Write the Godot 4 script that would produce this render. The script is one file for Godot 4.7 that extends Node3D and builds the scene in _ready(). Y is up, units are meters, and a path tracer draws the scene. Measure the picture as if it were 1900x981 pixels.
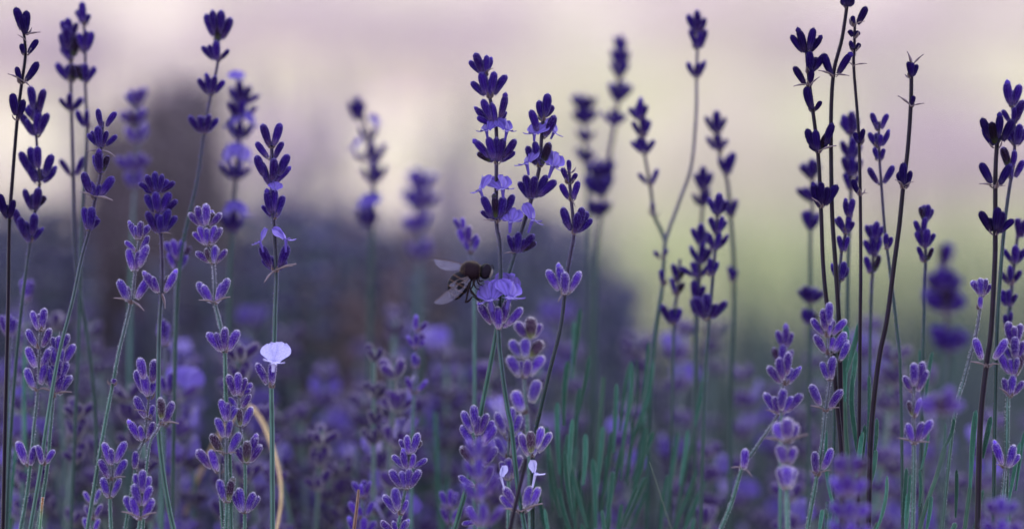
extends Node3D

# ---------- the lens: focus plane at FOCUS metres, photo pixels 1900 x 981 are only the unit of my measurements ----------
const FOCUS := 0.70
const FOV := 11.37
var K := 2.0 * tan(deg_to_rad(FOV) / 2.0) / 981.0
var cam_t := Transform3D(Basis.from_euler(Vector3(deg_to_rad(-8.0), 0, 0)), Vector3(0, 0.62, 0))
var rng := RandomNumberGenerator.new()
var M := {}
var buds := []
var bract_mesh: ArrayMesh
var blossom_tube: ArrayMesh
var petal_up: ArrayMesh
var petal_low: ArrayMesh
var used := {}

# tint of the calyx, colour of its wool, stem colour at the spike and low down (linear); dark and deep also paint in the silhouette shade of upper stalks
const TONES := {
	"dark": [Color(0.12, 0.09, 0.17), Color(0.045, 0.032, 0.16), Color(0.008, 0.005, 0.011), Color(0.009, 0.007, 0.012), 0.0],
	"deep": [Color(0.24, 0.17, 0.32), Color(0.20, 0.16, 0.52), Color(0.024, 0.019, 0.040), Color(0.020, 0.037, 0.038), 0.15],
	"violet": [Color(0.60, 0.46, 0.66), Color(0.78, 0.76, 1.0), Color(0.052, 0.054, 0.082), Color(0.036, 0.070, 0.066), 0.35],
	"woolly": [Color(0.95, 0.95, 0.95), Color(0.88, 0.86, 0.98), Color(0.075, 0.085, 0.115), Color(0.05, 0.10, 0.095), 0.7],
	"soft": [Color(0.70, 0.62, 0.74), Color(0.40, 0.35, 0.74), Color(0.050, 0.055, 0.085), Color(0.042, 0.090, 0.086), 0.6],
}

class MB:
	var v := PackedVector3Array()
	var n := PackedVector3Array()
	var c := PackedColorArray()
	var t := PackedInt32Array()
	# rows x cols lattice; with wrap the columns close into a ring (outside when angles turn from +x to +z as rows go up)
	func grid(p: PackedVector3Array, k: PackedColorArray, rows: int, cols: int, wrap: bool) -> void:
		var at := v.size()
		var nn := PackedVector3Array()
		nn.resize(p.size())
		var last := cols if wrap else cols - 1
		for i in rows - 1:
			for j in last:
				var a := i * cols + j
				var b := i * cols + (j + 1) % cols
				var d := a + cols
				var e := b + cols
				var f1 := (p[e] - p[a]).cross(p[b] - p[a])
				var f2 := (p[d] - p[a]).cross(p[e] - p[a])
				nn[a] += f1 + f2
				nn[b] += f1
				nn[e] += f1 + f2
				nn[d] += f2
				t.append_array([at + a, at + b, at + e, at + a, at + e, at + d])
		for i in nn.size():
			nn[i] = nn[i].normalized() if nn[i].length_squared() > 0.0 else Vector3.UP
		v.append_array(p)
		n.append_array(nn)
		c.append_array(k)
	func tri(a: Vector3, b: Vector3, d: Vector3, nrm: Vector3, col: Color) -> void:
		var at := v.size()
		v.append_array([a, b, d])
		n.append_array([nrm, nrm, nrm])
		c.append_array([col, col, col])
		t.append_array([at, at + 1, at + 2])
	func join(o: MB, x: Transform3D) -> void:
		var at := v.size()
		var nb := x.basis.inverse().transposed()
		for i in o.v.size():
			v.append(x * o.v[i])
			n.append((nb * o.n[i]).normalized())
		c.append_array(o.c)
		for i in o.t:
			t.append(i + at)
	func put(mesh: ArrayMesh) -> ArrayMesh:
		var s := []
		s.resize(Mesh.ARRAY_MAX)
		s[Mesh.ARRAY_VERTEX] = v
		s[Mesh.ARRAY_NORMAL] = n
		s[Mesh.ARRAY_COLOR] = c
		s[Mesh.ARRAY_INDEX] = t
		mesh.add_surface_from_arrays(Mesh.PRIMITIVE_TRIANGLES, s)
		return mesh

func px(x: float, y: float, d: float) -> Vector3:
	var z := FOCUS + d * 0.001
	return cam_t * Vector3((x - 950.0) * K * z, (490.5 - y) * K * z, -z)

func unit(d: float) -> float:
	return K * (FOCUS + d * 0.001)

func mat(col: Color, rough: float, rim := 0.0, back := 0.0) -> StandardMaterial3D:
	var m := StandardMaterial3D.new()
	m.albedo_color = col.linear_to_srgb()
	m.roughness = rough
	m.vertex_color_use_as_albedo = true
	m.metallic_specular = 0.12
	if rim > 0.0:
		m.rim_enabled = true
		m.rim = rim
		m.rim_tint = 0.6
	if back > 0.0:
		m.backlight_enabled = true
		m.backlight = Color(back, back, back)
	return m

func numbered(called: String) -> String:
	used[called] = used.get(called, -1) + 1
	return called if used[called] == 0 else "%s_%03d" % [called, used[called]]

func part(called: String, mesh: Mesh, mats: Array, at: Transform3D, parent: Node3D) -> MeshInstance3D:
	var o := MeshInstance3D.new()
	o.name = called
	o.mesh = mesh
	for i in mini(mats.size(), mesh.get_surface_count()):
		o.set_surface_override_material(i, mats[i])
	o.transform = at
	parent.add_child(o, true)
	return o

func tag(o: Node3D, label: String, category: String, group := "", kind := "") -> void:
	o.set_meta("label", label)
	if category:
		o.set_meta("category", category)
	if group:
		o.set_meta("group", group)
	if kind:
		o.set_meta("kind", kind)

func thing(called: String, at: Vector3, label: String, category: String, group := "") -> Node3D:
	var o := Node3D.new()
	o.name = numbered(called)
	o.position = at
	add_child(o)
	tag(o, label, category, group)
	return o

# a frame whose y runs along dir, with z as near to the wished front as it can be
func along(dir: Vector3, front: Vector3) -> Basis:
	var y := dir.normalized()
	var x := y.cross(front)
	if x.length() < 0.001:
		x = y.cross(Vector3(0.3, 0.2, 0.9))
	x = x.normalized()
	return Basis(x, y, x.cross(y))

func smooth_path(p: Array, each: int) -> PackedVector3Array:
	var out := PackedVector3Array()
	for i in p.size() - 1:
		var a: Vector3 = p[maxi(i - 1, 0)]
		var b: Vector3 = p[i]
		var c: Vector3 = p[i + 1]
		var d: Vector3 = p[mini(i + 2, p.size() - 1)]
		for k in each:
			out.append(b.cubic_interpolate(c, a, d, float(k) / each))
	out.append(p[-1])
	return out

# square, ridged stem (or plain tube when ridge is 0)
func tube(mb: MB, pts: PackedVector3Array, radii: PackedFloat32Array, cols: PackedColorArray, sides: int, ridge: float, lift: float) -> void:
	var p := PackedVector3Array()
	var k := PackedColorArray()
	var side := Vector3(0.9, 0, 0.43)
	for i in pts.size():
		var dir := (pts[mini(i + 1, pts.size() - 1)] - pts[maxi(i - 1, 0)]).normalized()
		side = (side - dir * side.dot(dir)).normalized()
		var up := side.cross(dir)
		var grain := rng.randf_range(0.85, 1.15)
		for j in sides:
			var a := TAU * j / sides
			var w := cos(4.0 * a)
			p.append(pts[i] + (side * cos(a) + up * sin(a)) * radii[i] * (1.0 + ridge * w))
			var g := (1.0 + lift * w) * grain * rng.randf_range(0.9, 1.1)
			k.append(Color(cols[i].r * g, cols[i].g * g, cols[i].b * g))
	mb.grid(p, k, pts.size(), sides, true)

func hairs(mb: MB, base: MB, count: int, long: float, wide: float, up: Vector3, bias: float) -> void:
	# fine wool rooted on random faces of a shape
	var faces := base.t.size() / 3
	for h in count:
		var f := rng.randi_range(0, faces - 1) * 3
		var a := base.t[f]
		var b := base.t[f + 1]
		var e := base.t[f + 2]
		var r1 := sqrt(rng.randf())
		var r2 := rng.randf()
		var p := base.v[a] * (1.0 - r1) + base.v[b] * r1 * (1.0 - r2) + base.v[e] * r1 * r2
		var nr := base.n[a]
		var dir := (nr + up * bias + Vector3(rng.randf_range(-1, 1), rng.randf_range(-1, 1), rng.randf_range(-1, 1)) * 0.42).normalized()
		var w := dir.cross(Vector3(rng.randf_range(-1, 1), rng.randf_range(-1, 1), rng.randf_range(-1, 1))).normalized() * wide * 0.5
		mb.tri(p - w, p + w, p + dir * long * rng.randf_range(0.5, 1.2), nr, Color(1, 1, 1))

# ---------- the calyx: ribbed barrel with blunt toothed tip, one unit long, half a unit across ----------
func bud_shape(rows: int, sides: int, knob: bool, tint: Color) -> MB:
	var mb := MB.new()
	var prof := Curve.new()
	for q in [Vector2(0, 0.16), Vector2(0.06, 0.29), Vector2(0.2, 0.40), Vector2(0.45, 0.47), Vector2(0.7, 0.5), Vector2(0.88, 0.45), Vector2(0.96, 0.32), Vector2(1, 0.03)]:
		prof.add_point(q)
	var p := PackedVector3Array()
	var k := PackedColorArray()
	var bend := rng.randf_range(-0.06, 0.06)
	var turn := rng.randf() * TAU
	var squash := rng.randf_range(0.88, 1.08)
	for i in rows:
		var t := float(i) / (rows - 1)
		t = 0.5 - 0.5 * cos(t * PI) if rows > 6 else t
		var r := prof.sample(t)
		for j in sides:
			var a := TAU * j / sides
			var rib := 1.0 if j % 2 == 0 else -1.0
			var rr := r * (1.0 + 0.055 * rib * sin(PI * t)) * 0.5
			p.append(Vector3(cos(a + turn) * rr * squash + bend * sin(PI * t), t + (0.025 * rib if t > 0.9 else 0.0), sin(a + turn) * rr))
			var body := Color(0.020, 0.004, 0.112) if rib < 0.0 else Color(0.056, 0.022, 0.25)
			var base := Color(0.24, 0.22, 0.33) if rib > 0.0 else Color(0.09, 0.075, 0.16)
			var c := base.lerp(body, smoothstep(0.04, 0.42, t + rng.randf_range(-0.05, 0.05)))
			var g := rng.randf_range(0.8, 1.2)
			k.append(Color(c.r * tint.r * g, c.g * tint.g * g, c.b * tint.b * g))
	mb.grid(p, k, rows, sides, true)
	if knob:
		var q := PackedVector3Array()
		var kc := PackedColorArray()
		for i in 6:
			var t := i / 5.0
			for j in 8:
				var a := TAU * j / 8
				var r := 0.17 * sin(PI * (0.12 + 0.86 * t)) * (1.0 + 0.12 * cos(a * 2.0))
				q.append(Vector3(cos(a) * r + 0.03, 0.9 + 0.26 * t, sin(a) * r))
				kc.append(Color(0.11 * tint.r, 0.075 * tint.g, 0.42 * tint.b))
		mb.grid(q, kc, 6, 8, true)
	return mb

func make_meshes() -> void:
	for i in 8:
		var mesh := ArrayMesh.new()
		var b := bud_shape(12, 20, i >= 6, Color.WHITE)
		b.put(mesh)
		var h := MB.new()
		hairs(h, b, 1900, 0.092, 0.0043, Vector3.UP, 0.18)
		h.put(mesh)
		buds.append(mesh)
	# bract: small pointed papery scale, folded along the middle
	var mb := MB.new()
	var p := PackedVector3Array()
	var k := PackedColorArray()
	for i in 7:
		var t := i / 6.0
		var w := 0.26 * sin(PI * pow(0.1 + 0.9 * t, 0.7)) + 0.015
		for j in 5:
			var u := j / 2.0 - 1.0
			p.append(Vector3(u * w, t, 0.10 * u * u - 0.22 * t * t + 0.02 * sin(9.0 * t + u * 3.0)))
			var e := absf(u)
			k.append(Color(0.040, 0.024, 0.028).lerp(Color(0.20, 0.17, 0.22), e * e * 0.8 + 0.1 * t))
	mb.grid(p, k, 7, 5, false)
	bract_mesh = mb.put(ArrayMesh.new())
	# corolla tube, one unit long, flaring to the throat
	mb = MB.new()
	p = PackedVector3Array()
	k = PackedColorArray()
	for i in 8:
		var t := i / 7.0
		var r := 0.13 + 0.02 * sin(t * 3.0) + 0.14 * pow(t, 3.0)
		for j in 14:
			var a := TAU * j / 14
			p.append(Vector3(cos(a) * r, t, sin(a) * r * 0.9 + 0.10 * t * t))
			var g := 0.8 + 0.25 * cos(a * 7.0)
			k.append(Color(0.07 * g, 0.048 * g, 0.28 * g).lerp(Color(0.095, 0.067, 0.32), t * 0.6))
	mb.grid(p, k, 8, 14, true)
	blossom_tube = mb.put(ArrayMesh.new())
	petal_up = petal(1.0, 0.22, 0.09, 5.0)
	petal_low = petal(0.72, 0.55, 0.10, 7.0)

# rounded lobe, one unit long, cupped across and bent back along its length
func petal(wide: float, bend: float, cup: float, wave: float) -> ArrayMesh:
	var mb := MB.new()
	var p := PackedVector3Array()
	var k := PackedColorArray()
	for i in 11:
		var t := i / 10.0
		var w := wide * 0.5 * (0.34 + 0.66 * smoothstep(0.0, 0.62, t))
		if t > 0.6:
			w *= sqrt(maxf(0.0, 1.0 - pow((t - 0.6) / 0.415, 2.0)))
		for j in 13:
			var u := j / 6.0 - 1.0
			var edge := 0.035 * sin(wave * u + 4.0 * t) * t + 0.02 * sin(13.0 * u + 7.0 * t) * t
			p.append(Vector3(u * w, t + 0.02 * sin(8.0 * u) * t, cup * u * u * (0.5 + t) - bend * t * t + edge))
			var vein := 1.0 - 0.42 * pow(absf(cos(u * 5.2 + 0.3)), 6.0) + rng.randf_range(-0.05, 0.05)
			k.append(Color(0.100 * vein, 0.070 * vein, 0.33 * vein))
	mb.grid(p, k, 11, 13, false)
	return mb.put(ArrayMesh.new())

# one two-lipped flower: tube from (bx, by) to the throat (tx, ty); phi 0 opens towards the lens, 90 to the right
func blossom(parent: Node3D, d: float, b: Array) -> void:
	var u := unit(d)
	var depth: float = d + (b[7] if b.size() > 7 else -2.0)
	var a := px(b[0], b[1], depth)
	var e := px(b[2], b[3], depth)
	var phi: float = deg_to_rad(b[4])
	var front := cam_t.basis * Vector3(sin(phi), 0, cos(phi))
	var f := along(e - a, front)
	var size: float = b[5] * u
	var m: Material = M["petal_" + b[6]]
	var long := (e - a).length()
	var o := part("blossom", blossom_tube, [m], Transform3D(f * Basis.from_scale(Vector3(size * 0.62, long, size * 0.62)), a - parent.position), parent)
	var root := Transform3D(f, e - parent.position)
	var inv := o.transform.affine_inverse()
	for s in [-1, 1]:
		var x := Transform3D(Basis.from_euler(Vector3((-0.42 if b[6] != "pale" else -0.12) + rng.randf_range(-0.15, 0.15), s * 0.25, -s * (0.52 if b[6] != "pale" else 0.34))), Vector3(s * 0.12, -0.05, -0.10) * size)
		part("petal", petal_up, [m], inv * root * x * Transform3D(Basis.from_scale(Vector3(1, 1, 1) * size * rng.randf_range(0.9, 1.05)), Vector3.ZERO), o)
	for s in [-1, 0, 1]:
		var x := Transform3D(Basis.from_euler(Vector3(2.1 + rng.randf_range(-0.2, 0.2), s * 0.8, 0), EULER_ORDER_YXZ), Vector3(s * 0.10, -0.02, 0.12) * size)
		part("petal", petal_low, [m], inv * root * x * Transform3D(Basis.from_scale(Vector3(1, 1, 1) * size * 0.55 * rng.randf_range(0.85, 1.1)), Vector3.ZERO), o)

func bud(parent: Node3D, base: Vector3, tip: Vector3, wide: float, tone: String) -> void:
	var dir := tip - base
	var f := along(dir, Vector3(rng.randf_range(-1, 1), rng.randf_range(-1, 1), rng.randf_range(-1, 1)))
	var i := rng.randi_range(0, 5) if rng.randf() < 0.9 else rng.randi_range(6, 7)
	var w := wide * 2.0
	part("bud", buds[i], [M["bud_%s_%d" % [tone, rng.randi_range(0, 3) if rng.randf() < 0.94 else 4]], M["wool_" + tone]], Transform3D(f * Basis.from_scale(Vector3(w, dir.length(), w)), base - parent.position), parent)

# a lavender stalk: stem along path (measured pixels, top first), whorls [x, y, tips...] or [x, y, long, how many]
func stalk(label: String, d: float, tone: String, wide: float, path: Array, whorls: Array, opt := {}) -> Node3D:
	var u := unit(d)
	var pts := []
	for i in range(0, path.size(), 2):
		pts.append(px(path[i], path[i + 1], d + (opt.lean * (path[i + 1] - 490.0) / 490.0 if opt.has("lean") else 0.0)))
	var seen := smooth_path(pts, 7)
	var low: Vector3 = pts[-1]
	var all := seen.duplicate()
	var foot_at := low
	if not opt.has("cut"):
		var dir := (low - seen[-2]).normalized()
		foot_at = Vector3(low.x + dir.x * 0.12, 0.0, low.z + dir.z * 0.1 - 0.02)
		var knee := low + dir * 0.14
		for i in range(1, 9):
			var t := i / 8.0
			all.append(low * (1.0 - t) * (1.0 - t) + knee * 2.0 * t * (1.0 - t) + foot_at * t * t)
	var o := thing("lavender_stalk", foot_at, label, "lavender", opt.get("group", ""))
	var radii := PackedFloat32Array()
	var cols := PackedColorArray()
	var tn: Array = TONES[tone]
	var ct: Color = opt.get("top", tn[2])
	var cb: Color = opt.get("low", tn[3])
	for i in all.size():
		all[i] -= foot_at
		var t := clampf(float(i) / (seen.size() - 1), 0.0, 1.0)
		radii.append(wide * 0.5 * u * lerpf(0.72, 1.08, t))
		cols.append(ct.lerp(cb, smoothstep(0.25, 0.8, t)))
	var mb := MB.new()
	tube(mb, all, radii, cols, 16, 0.10, 0.65)
	var mesh := mb.put(ArrayMesh.new())
	if d < 45.0 and d > -30.0:
		var skin := MB.new()
		skin.v = mb.v
		skin.n = mb.n
		skin.t = mb.t.slice(0, (seen.size() - 1) * 16 * 6)
		var h := MB.new()
		var span := 0.0
		for i in seen.size() - 1:
			span += seen[i].distance_to(seen[i + 1])
		hairs(h, skin, int(span / u * 3.2), 3.4 * u, 0.30 * u, Vector3.ZERO, 0.0)
		h.put(mesh)
	part("stem", mesh, [M.plant, M["wool_" + tone]], Transform3D(), o)
	var most: float = opt.get("bud", 37.0)
	var bw: float = opt.get("fat", 0.37)
	for w in whorls:
		var bt: String = w[-1] if w[-1] is String else tone  # low whorls can take a paler tone, their brighter look painted into the colour
		var base := px(w[0], w[1], d)
		if not w[2] is Array:
			var count: int = w[3]
			var spin := rng.randf() * TAU
			for i in count:
				var a := spin + TAU * i / count + rng.randf_range(-0.25, 0.25)
				var tilt := rng.randf_range(0.35, 0.95)
				var dir := cam_t.basis * Vector3(cos(a) * sin(tilt), cos(tilt), sin(a) * sin(tilt))
				var long: float = w[2] * u * rng.randf_range(0.8, 1.1)
				bud(o, base + Vector3(cos(a), 0, sin(a)) * wide * 0.3 * u, base + dir * long, long * bw * rng.randf_range(0.9, 1.1), bt)
		else:
			var tips: Array = w[2]
			for i in range(0, tips.size(), 2):
				var off := Vector2(tips[i] - w[0], tips[i + 1] - w[1])
				var flat := off.length()
				var out: float = clampf(1.0 - absf(off.x) / (flat * 0.75), 0.0, 1.0)
				var dz := -out * flat * rng.randf_range(0.25, 0.6) + rng.randf_range(-0.2, 0.2) * flat
				var tip := px(tips[i], tips[i + 1], d) + cam_t.basis * Vector3(0, 0, -dz * u)
				var root := base + cam_t.basis * Vector3(off.x * 0.26, absf(off.x) * 0.08, 5.0 if out > 0.3 else 0.0) * u
				var dir := tip - root
				var long := minf(dir.length(), most * 1.12 * u)
				bud(o, tip - dir.normalized() * long, tip, clampf(long * bw, 9.5 * u, 15.5 * u * bw / 0.37) * rng.randf_range(0.93, 1.07), bt)
			if tips.size() > 4:
				for i in tips.size() / 4:
					var a := rng.randf_range(PI, TAU)
					var tilt := rng.randf_range(0.3, 0.75)
					var dir := cam_t.basis * Vector3(cos(a) * sin(tilt), cos(tilt), sin(a) * sin(tilt))
					bud(o, base + dir * 6.0 * u, base + dir * most * 0.85 * u, most * 0.34 * u, bt)
		# papery bracts under the whorl
		for s in [-1, 1]:
			var a: float = rng.randf_range(0.1, 1.1) * s + (PI if rng.randf() < 0.25 else 0.0)
			var dir := cam_t.basis * Vector3(sin(a) * 0.75, rng.randf_range(0.35, 0.9), cos(a) * 0.75)
			var f := along(dir, Vector3.DOWN)
			var long := rng.randf_range(11.0, 18.0) * u
			part("bract", bract_mesh, [M.bract], Transform3D(f * Basis.from_scale(Vector3(long, long, long)), base - Vector3(0, 2.5 * u, 0) + Vector3(sin(a), 0, cos(a)) * wide * 0.42 * u - o.position), o)
	for b in opt.get("bracts", []):
		var a := px(b[0], b[1], d - 1.0)
		var e := px(b[2], b[3], d - 2.0)
		var long := (e - a).length()
		part("bract", bract_mesh, [M.bract], Transform3D(along(e - a, Vector3.UP) * Basis.from_scale(Vector3(long * 0.42, long, long)), a - o.position), o)
	for b in opt.get("blossoms", []):
		blossom(o, d, b)
	return o

# narrow lavender leaf with rolled margins along measured points, tip first
func leaf_shape(mb: MB, pts: PackedVector3Array, wide: float, col: Color, front: Vector3) -> void:
	var p := PackedVector3Array()
	var k := PackedColorArray()
	var n := pts.size()
	for i in n:
		var t := float(i) / (n - 1)
		var dir := (pts[mini(i + 1, n - 1)] - pts[maxi(i - 1, 0)]).normalized()
		var x := dir.cross(front).normalized()
		var z := x.cross(dir)
		var w := wide * 0.43 * clampf(sqrt(minf(1.0, t / 0.16 + 0.01)), 0.05, 1.0) * lerpf(1.0, 0.55, smoothstep(0.5, 1.0, t)) * 0.64
		for j in 12:
			var a := TAU * j / 12
			var groove := -0.22 * exp(-pow(cos(a) / 0.3, 2.0)) * signf(sin(a))
			p.append(pts[i] + x * cos(a) * w + z * (sin(a) * 0.34 + groove * 0.6) * w)
			var rim := pow(absf(cos(a)), 4.0) * 0.9 + rng.randf_range(-0.12, 0.12)
			var g := rng.randf_range(0.8, 1.2)
			k.append(Color(col.r * (1.0 + rim * 1.5) * g, col.g * (1.0 + rim) * g, col.b * (1.0 + rim * 1.3) * g))
	mb.grid(p, k, n, 12, true)

# a leafy shoot: leaves are [d, wide, tip x, y, ..., base x, y], each a part of its own
func shoot(label: String, leaves: Array, stem: Array, opt_more := 0, group := "") -> Node3D:
	var d: float = leaves[0][0]
	var foot := px(stem[-2], stem[-1], d)
	foot.y = 0.0
	var o := thing("lavender_shoot", foot, label, "leafy shoot", group)
	var every := leaves.duplicate()
	if opt_more:
		for l in leaves:
			for n in opt_more:
				var c: Array = l.duplicate()
				var dx := rng.randf_range(-26.0, 26.0)
				var dy := rng.randf_range(10.0, 150.0)
				c[0] += rng.randf_range(-10.0, 16.0)
				c[1] *= rng.randf_range(0.65, 1.0)
				for i in range(2, c.size(), 2):
					c[i] += dx * (1.0 - 0.08 * i) + rng.randf_range(-3.0, 3.0)
					c[i + 1] += dy
				every.append(c)
	for l in every:
		var pts := []
		for i in range(2, l.size(), 2):
			pts.append(px(l[i], l[i + 1], l[0] - 6.0 * float(i - 2) / l.size()) - foot)
		var mb := MB.new()
		var g := rng.randf_range(0.5, 1.45)
		var front := cam_t.basis * Vector3(rng.randf_range(-0.7, 0.7), 0.1, 1.0)
		leaf_shape(mb, smooth_path(pts, 9 if pts.size() < 3 else 6), l[1] * (1.3 if l[0] < 15.0 else 1.0) * unit(l[0]), Color(0.014 * g, 0.050 * g, 0.038 * g), front)
		var mesh := mb.put(ArrayMesh.new())
		if l[0] < 25.0:
			var h := MB.new()
			hairs(h, mb, 260, 2.6 * unit(l[0]), 0.24 * unit(l[0]), Vector3.ZERO, 0.0)
			h.put(mesh)
		part("leaf", mesh, [M.leaf, M.leaf_wool], Transform3D(), o)
	var pts := []
	for i in range(0, stem.size(), 2):
		pts.append(px(stem[i], stem[i + 1], d + 2.0) - foot)
	var all := smooth_path(pts, 5)
	all.append(all[-1].lerp(Vector3.ZERO, 0.5))
	all.append(Vector3.ZERO)
	var radii := PackedFloat32Array()
	var cols := PackedColorArray()
	for i in all.size():
		radii.append(4.0 * unit(d))
		cols.append(Color(0.03, 0.065, 0.052))
	var mb := MB.new()
	tube(mb, all, radii, cols, 12, 0.06, 0.2)
	part("stem", mb.put(ArrayMesh.new()), [M.plant], Transform3D(), o)
	return o

# a whole stalk in one shape, its top at the origin and its stem hanging down: for plants blurred too far to tell their parts
func whole_stalk(tall: float, whorls: int, rows: int, sides: int, tint: Color, stem: Color, flowers: bool, plume := false) -> MB:
	var mb := MB.new()
	var b := bud_shape(rows, sides, false, Color.WHITE if plume else tint)
	if plume:
		b.c.fill(tint)
	var pts := []
	var lean := Vector3(rng.randf_range(-0.05, 0.05), 0, rng.randf_range(-0.05, 0.05))
	for i in 5:
		var t := i / 4.0
		pts.append(Vector3(0, -tall * t, 0) + lean * sin(t * 2.5) * tall)
	var all := smooth_path(pts, 3)
	var radii := PackedFloat32Array()
	var cols := PackedColorArray()
	for i in all.size():
		radii.append(0.00062)
		cols.append(stem)
	tube(mb, all, radii, cols, 6, 0.0, 0.2)
	var y := 0.0
	for w in whorls:
		var base := Vector3(0, y - 0.004, 0) + lean * (-y)
		var count := rng.randi_range(4, 8) if w > 0 else 4
		var spin := rng.randf() * TAU
		for i in count:
			var a := spin + TAU * i / count + rng.randf_range(-0.3, 0.3)
			var tilt := rng.randf_range(0.3, 0.95)
			var dir := Vector3(cos(a) * sin(tilt), cos(tilt), sin(a) * sin(tilt))
			var long := rng.randf_range(0.0048, 0.0064)
			var x := Transform3D(along(dir, Vector3(0.3, 0.1, 1)) * Basis.from_scale(Vector3(long * 0.9, long, long * 0.9)), base)
			mb.join(b, x)
		if flowers and rng.randf() < 0.8:
			for i in rng.randi_range(1, 3):
				var a := rng.randf() * TAU
				var petal_mb := MB.new()
				var s := petal_up.surface_get_arrays(0)
				petal_mb.v = s[Mesh.ARRAY_VERTEX]
				petal_mb.n = s[Mesh.ARRAY_NORMAL]
				petal_mb.c = s[Mesh.ARRAY_COLOR]
				petal_mb.t = s[Mesh.ARRAY_INDEX]
				for q in 2:
					var dir := Vector3(cos(a + q * 0.7) * 0.6, 0.8, sin(a + q * 0.7) * 0.6)
					mb.join(petal_mb, Transform3D(along(dir, Vector3(cos(a), 0, sin(a))).scaled_local(Vector3(0.006, 0.006, 0.006)), base + dir * 0.004))
		y -= rng.randf_range(0.006, 0.011) if w < whorls - 2 else rng.randf_range(0.012, 0.022)
	return mb

func field(called: String, mesh: Mesh, m: Material, where: Array, label: String, category: String) -> void:
	var mm := MultiMesh.new()
	mm.transform_format = MultiMesh.TRANSFORM_3D
	mm.mesh = mesh
	mm.instance_count = where.size()
	for i in where.size():
		mm.set_instance_transform(i, where[i])
	var o := MultiMeshInstance3D.new()
	o.name = numbered(called)
	o.multimesh = mm
	o.material_override = m
	add_child(o)
	tag(o, label, category, "", "stuff")

func _ready() -> void:
	rng.seed = 20240611
	# ----- lens -----
	var cam := Camera3D.new()
	cam.name = "camera"
	cam.transform = cam_t
	cam.fov = FOV
	cam.near = 0.02
	cam.far = 400.0
	var lens := CameraAttributesPhysical.new()
	lens.frustum_focal_length = 100.0
	lens.frustum_focus_distance = FOCUS
	lens.exposure_aperture = 4.0
	cam.attributes = lens
	add_child(cam)
	cam.fov = FOV
	# ----- overcast sky, a broad soft brightness high up behind the plants, exposure -----
	var sky := ProceduralSkyMaterial.new()
	sky.sky_top_color = Color(0.86, 0.87, 0.98)
	sky.sky_horizon_color = Color(0.93, 0.92, 0.97)
	sky.sky_curve = 0.25
	sky.sky_energy_multiplier = 1.15
	sky.ground_horizon_color = Color(0.6, 0.58, 0.56)
	sky.ground_bottom_color = Color(0.4, 0.38, 0.36)
	var around := WorldEnvironment.new()
	around.name = "daylight"
	var env := Environment.new()
	env.background_mode = Environment.BG_SKY
	env.sky = Sky.new()
	env.sky.sky_material = sky
	env.tonemap_mode = Environment.TONE_MAPPER_LINEAR
	env.tonemap_exposure = 2.4
	env.sdfgi_enabled = true
	env.ssao_enabled = true
	env.ssil_enabled = true
	around.environment = env
	add_child(around)
	var sun := DirectionalLight3D.new()
	sun.name = "veiled_sun"
	sun.light_energy = 0.5
	sun.light_color = Color(1.0, 0.97, 0.93)
	sun.light_angular_distance = 16.0
	sun.shadow_enabled = true
	sun.rotation_degrees = Vector3(-48, 150, 0)
	add_child(sun)

	# ----- what things are made of -----
	M.plant = mat(Color.WHITE, 0.8, 0.35)
	M.bract = mat(Color.WHITE, 0.85, 0.2, 0.3)
	M.leaf = mat(Color.WHITE, 0.7, 0.5)
	M.leaf_wool = mat(Color(0.24, 0.42, 0.36), 0.8, 0.0, 0.4)
	M.soft = mat(Color.WHITE, 0.8, 0.8, 0.2)
	for q in TONES:
		for i in 4:
			var c: Color = TONES[q][0]
			var g: float = [0.72, 0.9, 1.08, 1.3][i]
			M["bud_%s_%d" % [q, i]] = mat(Color(c.r * g * [1.15, 1.0, 0.9, 1.0][i], c.g * g, c.b * g), 0.75, TONES[q][4] * 0.9)
		M["bud_%s_4" % q] = mat(Color(0.42, 0.60, 0.12) * TONES[q][0].r * 1.8, 0.85)
		M["wool_" + q] = mat(TONES[q][1], 0.8, 0.0, 0.5)
	M.petal_deep = mat(Color(0.62, 0.60, 0.72), 0.6, 0.4, 0.5)
	M.petal_blue = mat(Color(0.95, 0.95, 0.95), 0.6, 0.4, 0.6)
	M.petal_pale = mat(Color(0.95, 0.95, 0.95), 0.6, 0.4, 0.6)
	make_meshes()
	build_pale_petals()
	build_ground()
	build_far_field()
	build_bushes()
	front_left()
	middle()
	front_right()
	behind()
	build_shoots()
	build_loose()
	build_bee()

func build_pale_petals() -> void:
	# an almost white, lilac veined flower wears the same shapes with a paler pigment
	var grain := FastNoiseLite.new()
	grain.seed = 4
	grain.frequency = 0.05
	var im := Image.create(128, 128, false, Image.FORMAT_RGB8)
	for y in 128:
		for x in 128:
			var g := 0.86 + 0.14 * grain.get_noise_2d(x, y)
			im.set_pixel(x, y, Color(0.66 * g, 0.65 * g, 0.86 * g))
	var m := StandardMaterial3D.new()
	m.albedo_texture = ImageTexture.create_from_image(im)
	m.uv1_triplanar = true
	m.uv1_scale = Vector3(1.5, 1.5, 1.5)
	m.roughness = 0.6
	m.backlight_enabled = true
	m.backlight = Color(0.5, 0.5, 0.6)
	M.petal_pale = m

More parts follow.
